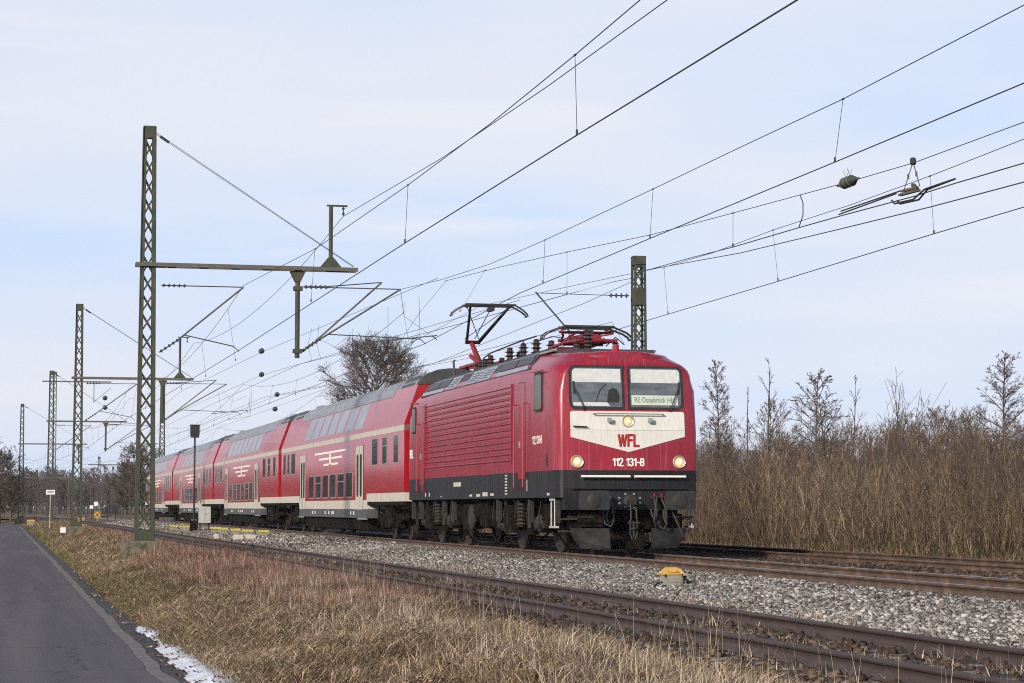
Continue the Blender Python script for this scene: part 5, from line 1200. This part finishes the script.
b = MB(); b.tube([(-.95, .6, .30), (-.6, .5, .42), (-.4, .3, .38)], .012, 5); b.tube([(.2, -.9, .12), (.5, -.6, .34), (.75, -.4, .2)], .012, 5); b.build('flexible_lead', M['panto_dark'], pf)
head(pf, .0, -.1, .57, .56, .98, .24)
for x, y in ((-.42, -.85), (.42, -.85), (-.42, 1.2), (.42, 1.2), (.0, .2)):
    b = MB(); insul(b, (x, y, .0), (x, y, .22), 3, .085, .05); b.build('insulator', M['insulator'], pf)
for x, y, h_ in ((-.62, 5.0, .42), (-.2, 5.3, .42), (-.62, 6.2, .42), (-.6, 7.6, .42), (-.3, 7.9, .35), (-.6, 9.6, .38), (-.25, 9.9, .34), (-.6, 10.2, .32), (-.45, 11.3, .3), (-.3, 1.9, .36), (.2, 6.8, .4)):
    b = MB(); insul(b, (x, y, 4.2), (x, y, 4.2 + h_ * .9), 4, .14, .07); b.lathe((x, y, 4.2 + h_ * .9), (0, 0, 1), [(0, .06), (.04, .07), (.06, .03)], 10); b.build('roof_insulator', M['insulator'], loco)
b = MB(); b.tube([(-.62, 5.0, 4.7), (-.62, 6.2, 4.7), (-.6, 7.6, 4.69), (-.6, 9.6, 4.65), (-.6, 10.2, 4.6), (-.45, 11.3, 4.56), (-.3, 12.3, 4.58)], .018, 6)
b.tube([(-.62, 6.2, 4.7), (-.5, 6.8, 4.55), (-.3, 7.9, 4.6)], .014, 5); b.build('busbar', M['panto_dark'], loco)
b = MB(); b.lathe((.02, .95, 4.07), (0, 0, 1), [(0, .13), (.03, .12), (.04, .07), (.15, .065), (.16, .04)], 12); b.build('antenna', M['loco_red_front'], loco)
loco_bogie(loco, 3.9); loco_bogie(loco, 12.75)
b = MB(); b.bb(-1.1, 1.1, 6.6, 9.9, .45, 1.12); b.bb(-1.3, -1.0, 6.9, 7.6, .5, 1.1); b.bb(-1.32, -1.0, 8.6, 9.4, .42, 1.0); b.lathe((-1.15, 7.7, .82), (0, 1, 0), [(0, .2), (.02, .24), (.7, .24), (.72, .2)], 14); b.build('underfloor_box', M['bogie'], loco)
b = MB(); b.lathe((-1.34, 8.2, .7), (-1, 0, 0), [(0, .3), (.05, .29), (.06, .2)], 18); b.build('fan_cover', M['bogie_light'], loco)
b = MB(); b.bb(-1.30, 1.30, .15, LEN - .15, 1.06, 1.13); b.build('floor_plate', M['bogie'], loco)
for yy in (.35, 2.5, 5.4, 10.2, 11.3, 14.3, LEN - .4):
    b = MB(); b.bb(-1.42, -1.32, yy - .06, yy + .06, .62, 1.14); b.build('bracket', M['bogie_light'], loco)

# ------------------------------------------------------------------ double-deck carriages
CL = 26.15
def carriage(label, tail=False):
    t = empty('double_deck_carriage', (0, 0, 0), 0, label, 'carriage', 'double-deck carriages behind the locomotive')
    W = 1.39
    wall = [(W, 1.33), (W, 3.0)]
    def prof(pts, y0, y1, name, m, smooth=30, nose=0):
        """open right half mirrored to a closed profile"""
        full = [(-x, z) for x, z in pts] + [(x, z) for x, z in reversed(pts)]
        b = MB()
        if nose:
            n = len(full); vs = []; ys_ = [(y0, 0), (y1 - nose, 0), (y1, 1)]
            for y, k in ys_:
                vs += [(x * (1 - .12 * k), y - k * max(0, (z - 2.2)) * nose * .38, z) for x, z in full]
            fs = [tuple(range(n)), tuple(range(3 * n - 1, 2 * n - 1, -1))]
            for r_ in range(2): fs += [(r_ * n + j, r_ * n + (j + 1) % n, (r_ + 1) * n + (j + 1) % n, (r_ + 1) * n + j) for j in range(n)]
            b.add(vs, fs)
        else: b.prism_y(full, y0, y1)
        return b.build(name, m, t, smooth)
    E = CL; ns = 2.4 if tail else 0
    prof([(W, 1.33), (W, 3.22), (1.0, 4.3)], 0, E, 'body', M['car_red'], nose=ns)
    prof([(1.075, 4.12), (1.012, 4.305), (.91, 4.45), (.74, 4.57), (.45, 4.67), (.15, 4.71)], 3.4 if not tail else 3.4, E - 3.6 - (0 if tail else 0), 'roof', M['roof_grey'])
    prof([(.985, 4.3), (.90, 4.43), (.74, 4.55), (.45, 4.66), (.15, 4.70)], .25, E - .25 - (1.7 if tail else 0), 'roof', M['roof_grey'])
    prof([(W + .004, 3.03), (W + .004, 3.185)], .0, E - (1.2 if tail else 0), 'stripe', M['cream'])
    prof([(W + .002, 1.09), (W + .002, 1.335)], 0, 6.1, 'sill_band', M['cream']); prof([(W + .002, 1.09), (W + .002, 1.335)], 20.9, E, 'sill_band', M['cream'])
    prof([(W - .001, 1.1), (W - .001, 1.4)], 6.0, 21.0, 'lower_body', M['car_red'])
    prof([(W + .004, .87), (W + .004, 1.145)], 6.1, 20.9, 'sill_band', M['cream'])
    prof([(W + .001, .60), (W + .001, .872)], 6.1, 20.9, 'skirt', M['carriage_grey'])
    prof([(1.2, .24), (1.3, .62)], 6.7, 20.3, 'underfloor_tub', M['bogie'])
    b = MB()
    for yy in np.arange(7.2, 19.9, .9):
        for zz in (1.0,): b.bb(-W - .006, -W, yy, yy + .5, .70, .74)
    # dark roof pieces: cowls and curved end caps
    for yc in (1.6, E - 2.2):
        if tail and yc > 10: continue
        for s in (-1, 1):
            b = MB(); b.add([(s * 1.0, yc - .9, 4.31), (s * 1.0, yc + 1.0, 4.31), (s * .74, yc + 1.3, 4.60), (s * .74, yc - .6, 4.60), (s * .9, yc - .9, 4.25), (s * .9, yc + 1.0, 4.25), (s * .6, yc + 1.3, 4.5), (s * .6, yc - .6, 4.5)],
                            [(0, 1, 2, 3), (7, 6, 5, 4), (0, 4, 5, 1), (1, 5, 6, 2), (2, 6, 7, 3), (3, 7, 4, 0)]); b.build('roof_grille', M['dark_roof'], t)
    for y0, y1 in ((-.02, .26), (E - .26, E + .02)):
        if tail and y0 > 5: continue
        prof([(1.01, 4.29), (.92, 4.45), (.76, 4.58), (.46, 4.70), (.15, 4.74)], y0, y1, 'end_cap', M['dark_roof'])
    for y0 in (2.7, E - 3.9):
        if tail and y0 > 5: continue
        b = MB(); b.bb(-.4, .4, y0, y0 + 1.3, 4.66, 4.75); b.build('roof_vent', M['roof_grey'], t)
    # gangway
    b = MB(); b.bb(-.6, .6, -.5, 0, 1.2, 3.6); b.build('gangway', M['rubber'], t)
    if not tail: b = MB(); b.bb(-.6, .6, E, E + .45, 1.2, 3.6); b.build('gangway', M['rubber'], t)
    for x in (-.87, .87): buffer(t, x, 0.0, -1, w_=.45, h_=.34); 
    if not tail:
        for x in (-.87, .87): buffer(t, x, E, 1, w_=.45, h_=.34)
    def window(s, y0, y1, z0, z1, split=False):
        r = .06; b = MB(); b.prism_x(rrect(y0, y1, z0, z1, r, n=3), s * (W - .02), s * (W + .010)); f_ = b.build('window', M['alu'], t)
        b = MB()
        if split: b.prism_x(rrect(y0 + .04, y1 - .04, z1 - .26, z1 - .04, .03, n=2), s * (W - .01), s * (W + .0135)); z1 = z1 - .26
        b.prism_x(rrect(y0 + .04, y1 - .04, z0 + .04, z1 - .03, .04, n=3), s * (W - .01), s * (W + .0135)); b.build('pane', M['car_glass'], f_)
    def upwin(s, y0, y1, f0, f1):
        a = np.array([W, 3.22]); c = np.array([1.0, 4.3]); nrm = np.array([.9406, .3397])
        def slab(y0, y1, f0, f1, off):
            p, q = a + (c - a) * f0 + nrm * off, a + (c - a) * f1 + nrm * off; p2, q2 = p - nrm * .03, q - nrm * .03
            return MB().add([(s * p[0], y0, p[1]), (s * p[0], y1, p[1]), (s * q[0], y1, q[1]), (s * q[0], y0, q[1]), (s * p2[0], y0, p2[1]), (s * p2[0], y1, p2[1]), (s * q2[0], y1, q2[1]), (s * q2[0], y0, q2[1])],
                            [(0, 1, 2, 3), (7, 6, 5, 4), (0, 4, 5, 1), (1, 5, 6, 2), (2, 6, 7, 3), (3, 7, 4, 0)])
        f_ = slab(y0, y1, f0, f1, .008).build('upper_window', M['alu'], t)
        slab(y0 + .05, y1 - .05, f0 + .05, f1 - .04, .012).build('pane', M['car_glass_up'], f_)
    for s in (-1, 1):
        for y0, y1 in ((.85, 1.6), (2.65, 3.4), (4.15, 5.15), (22.1, 23.2), (23.7, 24.3), (24.8, 25.5)): window(s, y0, y1, 2.14, 2.96, split=y0 in (2.65, 23.7))
        for k in range(6):
            y0 = 8.75 + k * 1.68; window(s, y0, y0 + 1.25, 1.22, 2.03, split=k in (1, 4))
        for k in range(7): upwin(s, 7.2 + k * 1.88, 7.2 + k * 1.88 + 1.5, .10, .80)
        if s < 0:
            for y0 in (2.3, 22.2): 
                a = .1; b = MB(); 
        for y0 in (6.75, 19.3):
            b = MB(); b.bb(s * (W - .01), s * (W + .012), y0, y0 + 1.35, .86, 2.80); d_ = b.build('door', M['cream'], t)
            for k in (0, 1):
                b = MB(); b.prism_x(rrect(y0 + .18 + k * .62, y0 + .18 + k * .62 + .36, 1.25, 2.55, .1, n=4), s * W, s * (W + .017)); b.build('pane', M['car_glass'], d_)
            b = MB(); b.bb(s * W, s * (W + .016), y0 + .665, y0 + .685, .88, 2.78)
            for yy in (y0 - .02, y0 + 1.35): b.bb(s * W, s * (W + .01), yy, yy + .02, .86, 2.82)
            b.build('door_seal', M['rubber'], d_)
        # slogan: three pairs of tapering lines either side of an upright mark
        for k, (ya, yb) in enumerate(((10.0, 17.0), (10.9, 15.9), (11.8, 14.9))):
            z = 2.76 - k * .20
            for (p, q) in ((ya, 13.15), (13.75, yb)):
                b = MB(); b.bb(s * W, s * (W + .006), p, q, z - .033, z + .033); b.build('white_line', M['lettering_white'], t)
        b = MB(); b.bb(s * W, s * (W + .006), 13.3, 13.42, 2.36, 2.80); b.bb(s * W, s * (W + .0062), 13.5, 13.6, 2.36, 2.80); b.bb(s * W, s * (W + .0064), 13.42, 13.5, 2.55, 2.6); b.build('white_mark', M['lettering_white'], t)
        b = MB()
        for yy in (8.4, 9.0, 12.6, 12.9, 13.6, 14.4, 16.8, 17.4): b.bb(s * W, s * (W + .005), yy, yy + .16, .70, .80)
        b.build('sill_marks', M['lettering_white'], t)
        for yy in (6.72, 19.95): b = MB(); b.bb(s * (W - .05), s * (W + .03), yy - .5 if yy < 10 else yy, yy + .95, .555, .60); b.build('door_step', M['alu'], t)
    b = MB(); b.bb(-W + .02, W - .02, .1, E - .1, 1.0, 1.34); b.build('floor_plate', M['bogie'], t)
    car_bogie(t, 3.35); car_bogie(t, E - 3.35)
    b = MB(); b.tube([(-.5, -.1, 1.2), (-.55, -.35, .7), (-.3, -.4, .5)], .025, 6); b.tube([(.4, -.1, 1.2), (.45, -.35, .6), (.2, -.4, .5)], .025, 6); b.build('brake_hose', M['rubber'], t)
    return t
c1 = carriage('first double-deck carriage, coupled directly behind the locomotive'); c1.location = (LX, 57.0, RT)
for k, lab in ((1, 'second double-deck carriage behind the locomotive, left of the tree crowns'), (2, 'third double-deck carriage, seen behind the signal post')):
    c = copy_tree(c1); c.location = (LX, 57.0 + 27.1 * k, RT); c['label'] = lab
c4 = carriage('last double-deck carriage with sloping tail, seen through the nearest mast', tail=True); c4.location = (LX, 57.0 + 27.1 * 3, RT)

# ------------------------------------------------------------------ line side furniture
def point_box(name, X, Y, z, L_, w_, h_, label, group=None, rz=0, base='grey_box', lid='yellow', nearbox=False):
    t = empty(name, (X, Y, z), rz, label, 'track box', group)
    b = MB(); b.bb(-L_ * .42, L_ * .42, -w_ * .42, w_ * .42, .02, h_ * .62); b.bb(-L_ * .3, L_ * .3, -w_ * .5, w_ * .5, .0, .05); b.bb(-L_ * .2, L_ * .36, -w_ * .46, -w_ * .40, h_ * .2, h_ * .5); b.build('box_base', M[base], t)
    b = MB(); n = 4; b.bb(-L_ / 2, L_ / 2, -w_ / 2, w_ / 2, h_ * .62, h_ * .68)
    b.bevbox(-L_ * .47, L_ * .47, -w_ * .46, w_ * .46, h_ * .68, h_ * (1 if nearbox else .88), .3 * h_ * .9 if nearbox else .03)
    b.build('lid', M[lid], t)
    if nearbox:
        b = MB()
        for k in range(9): b.bb(-L_ * .22 + k * L_ * .055, -L_ * .22 + k * L_ * .055 + .011, -w_ * .46 - .004, -w_ * .44, h_ * .70, h_ * .735)
        b.bb(.12, .14, -w_ * .5, -w_ * .42, h_ * .5, h_ * .66); b.bb(-.14, -.12, -w_ * .5, -w_ * .42, h_ * .5, h_ * .66); b.build('clasp', M['rubber'], t)
        for q in (0, 1, 2):
            b = MB(); b.tube([(L_ * .4, -.02 + q * .03, .07 + q * .02), (L_ * .6, -.05, .10 + q * .02), (L_ * .85, .02 + q * .04, .05), (L_ * 1.3, .1 + q * .1, .01)], .014, 6); b.build('cable', M['alu'] if q == 1 else M['rubber'], t)
        b = MB(); b.tube([(-L_ * .4, 0, .06), (-L_ * .7, -.05, .04), (-L_ * .9, -.1, .0)], .014, 6); b.build('cable', M['rubber'], t)
    return t
point_box('track_box', 9.46, 29.5, .56, .33, .25, .27, 'small yellow lidded box on the gravel in front of the locomotive', nearbox=True)
G = 'yellow lidded boxes by the tracks'
for i, (px, X, Y, s, lab) in enumerate([(265, 9.6, 82, .42, 'yellow lidded box nearest the first carriage, rightmost of the row'), (249, 9.35, 84, .44, 'yellow lidded box second from the right in the row'), (237, 9.3, 88, .38, 'yellow lidded box third from the right in the row'), (225, 9.3, 92, .36, 'pale yellow lidded box just right of the grey cabinet'), (217, 9.2, 95, .45, 'yellow lidded box under the grey cabinet'), (186, 8.9, 106, .55, 'yellow lidded box left of the signal post'), (175, 8.7, 110, .4, 'leftmost yellow lidded box, near the nearest mast')]):
    Xc = (px - 3) * (Y + 2.2) / 2242; point_box('point_machine', Xc, Y, .5, s, .45, .36 if i < 5 else .30, lab, G, lid='yellow_far')
for px, Y, w_, lab in [(239, 79, .34, 'white concrete block left of the pair by the siding'), (251, 79, .4, 'white concrete block right of the pair by the siding'), (217, 82, .14, 'small white marker stone beneath the yellow boxes')]:
    Xc = (px - 3) * (Y + 2.1) / 2242; b = MB().bevbox(-w_ / 2, w_ / 2, -.2, .2, -.05, .2, .03).build('concrete_block', M['cream']); b.location = (Xc, Y, .48); tag(b, lab, 'concrete block', 'white blocks by the siding')
# signal board post
t = empty('signal_post', (9.05, 103.5, .5), 0, 'black signal head on a dark post in front of the third carriage', 'signal')
b = MB(); b.tube([(0, 0, 0), (0, 0, 4.6)], .045, 8); b.build('post', M['frame_black'], t)
b = MB(); b.prism_y([(-.19, 4.55), (.19, 4.55), (.22, 4.75), (.22, 5.15), (-.22, 5.15), (-.22, 4.75)], -.12, .12); b.bb(-.24, .24, -.16, .14, 5.15, 5.18); b.build('signal_head', M['black'], t)
b = MB(); b.bb(-.18, .18, -.1, .25, 0, .5); b.build('signal_base', M['bogie'], t)
t = empty('equipment_cabinet', (9.42, 102, .5), 0, 'pale grey equipment cabinet on legs beside the signal post', 'cabinet')
b = MB(); b.bevbox(-.27, .27, -.2, .2, .45, 1.22, .02); b.build('cabinet_body', M['cabinet'], t)
b = MB(); b.bb(-.005, .005, -.204, -.2, .48, 1.18); b.bb(.03, .05, -.215, -.2, .8, .9); b.build('door_gap', M['bogie'], t)
b = MB(); b.bb(-.24, -.18, -.03, .03, 0, .46); b.bb(.18, .24, -.03, .03, 0, .46); b.build('leg', M['bogie_light'], t)
# small white board on a post
t = empty('sign_post', (3.05, 140, .35), 0, 'small white rectangular sign on a thin grey post on the grass', 'sign')
b = MB(); b.tube([(0, 0, 0), (0, 0, 2.45)], .03, 8); b.build('post', M['alu'], t)
b = MB(); b.bb(-.28, .28, -.05, -.03, 2.15, 2.45); b.build('sign_board', M['sign_white'], t)
for dz in (2.24, 2.34):
    b = MB(); b.bb(-.2, .2, -.053, -.05, dz, dz + .04); b.build('sign_line', M['frame_black'], t)
# things far down the line
t = empty('dwarf_signal', (*ground_at(114, 190), .5), 0, 'pair of low black signal screens far down the line', 'signal')
for x in (-.35, .35): b = MB(); b.bb(x - .28, x + .28, -.1, .1, .6, 1.25); b.bb(x - .04, x + .04, -.04, .04, 0, .6); b.build('signal_head', M['black'], t)
t = empty('yellow_board', (*ground_at(100, 185), .5), 0, 'yellow and black board beside the far tracks', 'board')
b = MB(); b.bb(-.25, .25, -.03, .03, .25, .8); b.bb(-.03, .03, .03, .06, 0, .8); b.build('board', M['yellow'], t)
b = MB(); b.bar((-.2, -.034, .3), (.2, -.034, .75), .06, .006, up=(0, 1, 0)); b.bar((-.2, -.038, .75), (.2, -.038, .3), .06, .006, up=(0, 1, 0)); b.build('board_cross', M['black'], t)
for px, zf, z, s, lab in [(94, 200, 1.7, .32, 'white square plate near the far tracks, left one'), (98.5, 205, 2.0, .4, 'pale round plate near the far tracks, right one'), (66, 100, .62, .25, 'small white marker stone at the foot of the second mast')]:
    X, Y = ground_at(px, zf)
    t = empty('marker_post', (X, Y, .45), 0, lab, 'marker', 'small white markers along the line')
    b = MB(); b.bb(-s / 2, s / 2, -.04, .02, z - .45 - s / 2, z - .45 + s / 2); b.build('plate', M['sign_white'], t); b = MB(); b.tube([(0, .04, -.1), (0, .04, z - .45)], .03, 6); b.build('post', M['frame_black'], t)
for px, zf, lab in [(34, 150, 'yellow box among low plants far down beside the third mast'), (84, 175, 'yellow box between the second mast and the far tracks')]:
    X, Y = ground_at(px, zf); point_box('point_machine', X, Y, .45, .6, .4, .4, lab, G)

# ------------------------------------------------------------------ the cold hazy air
hm = bpy.data.materials.new('winter haze'); hm.use_nodes = True; hn = hm.node_tree.nodes
hn.remove(hn['Principled BSDF']); pv = hn.new('ShaderNodeVolumePrincipled'); pv.inputs['Color'].default_value = (.93, .94, 1, 1); pv.inputs['Density'].default_value = .00012
hm.node_tree.links.new(pv.outputs[0], hn['Material Output'].inputs['Volume'])
hz_ = MB().bb(-950, 950, -320, 3600, -1.5, 16).build('haze', hm); tag(hz_, kind='stuff')
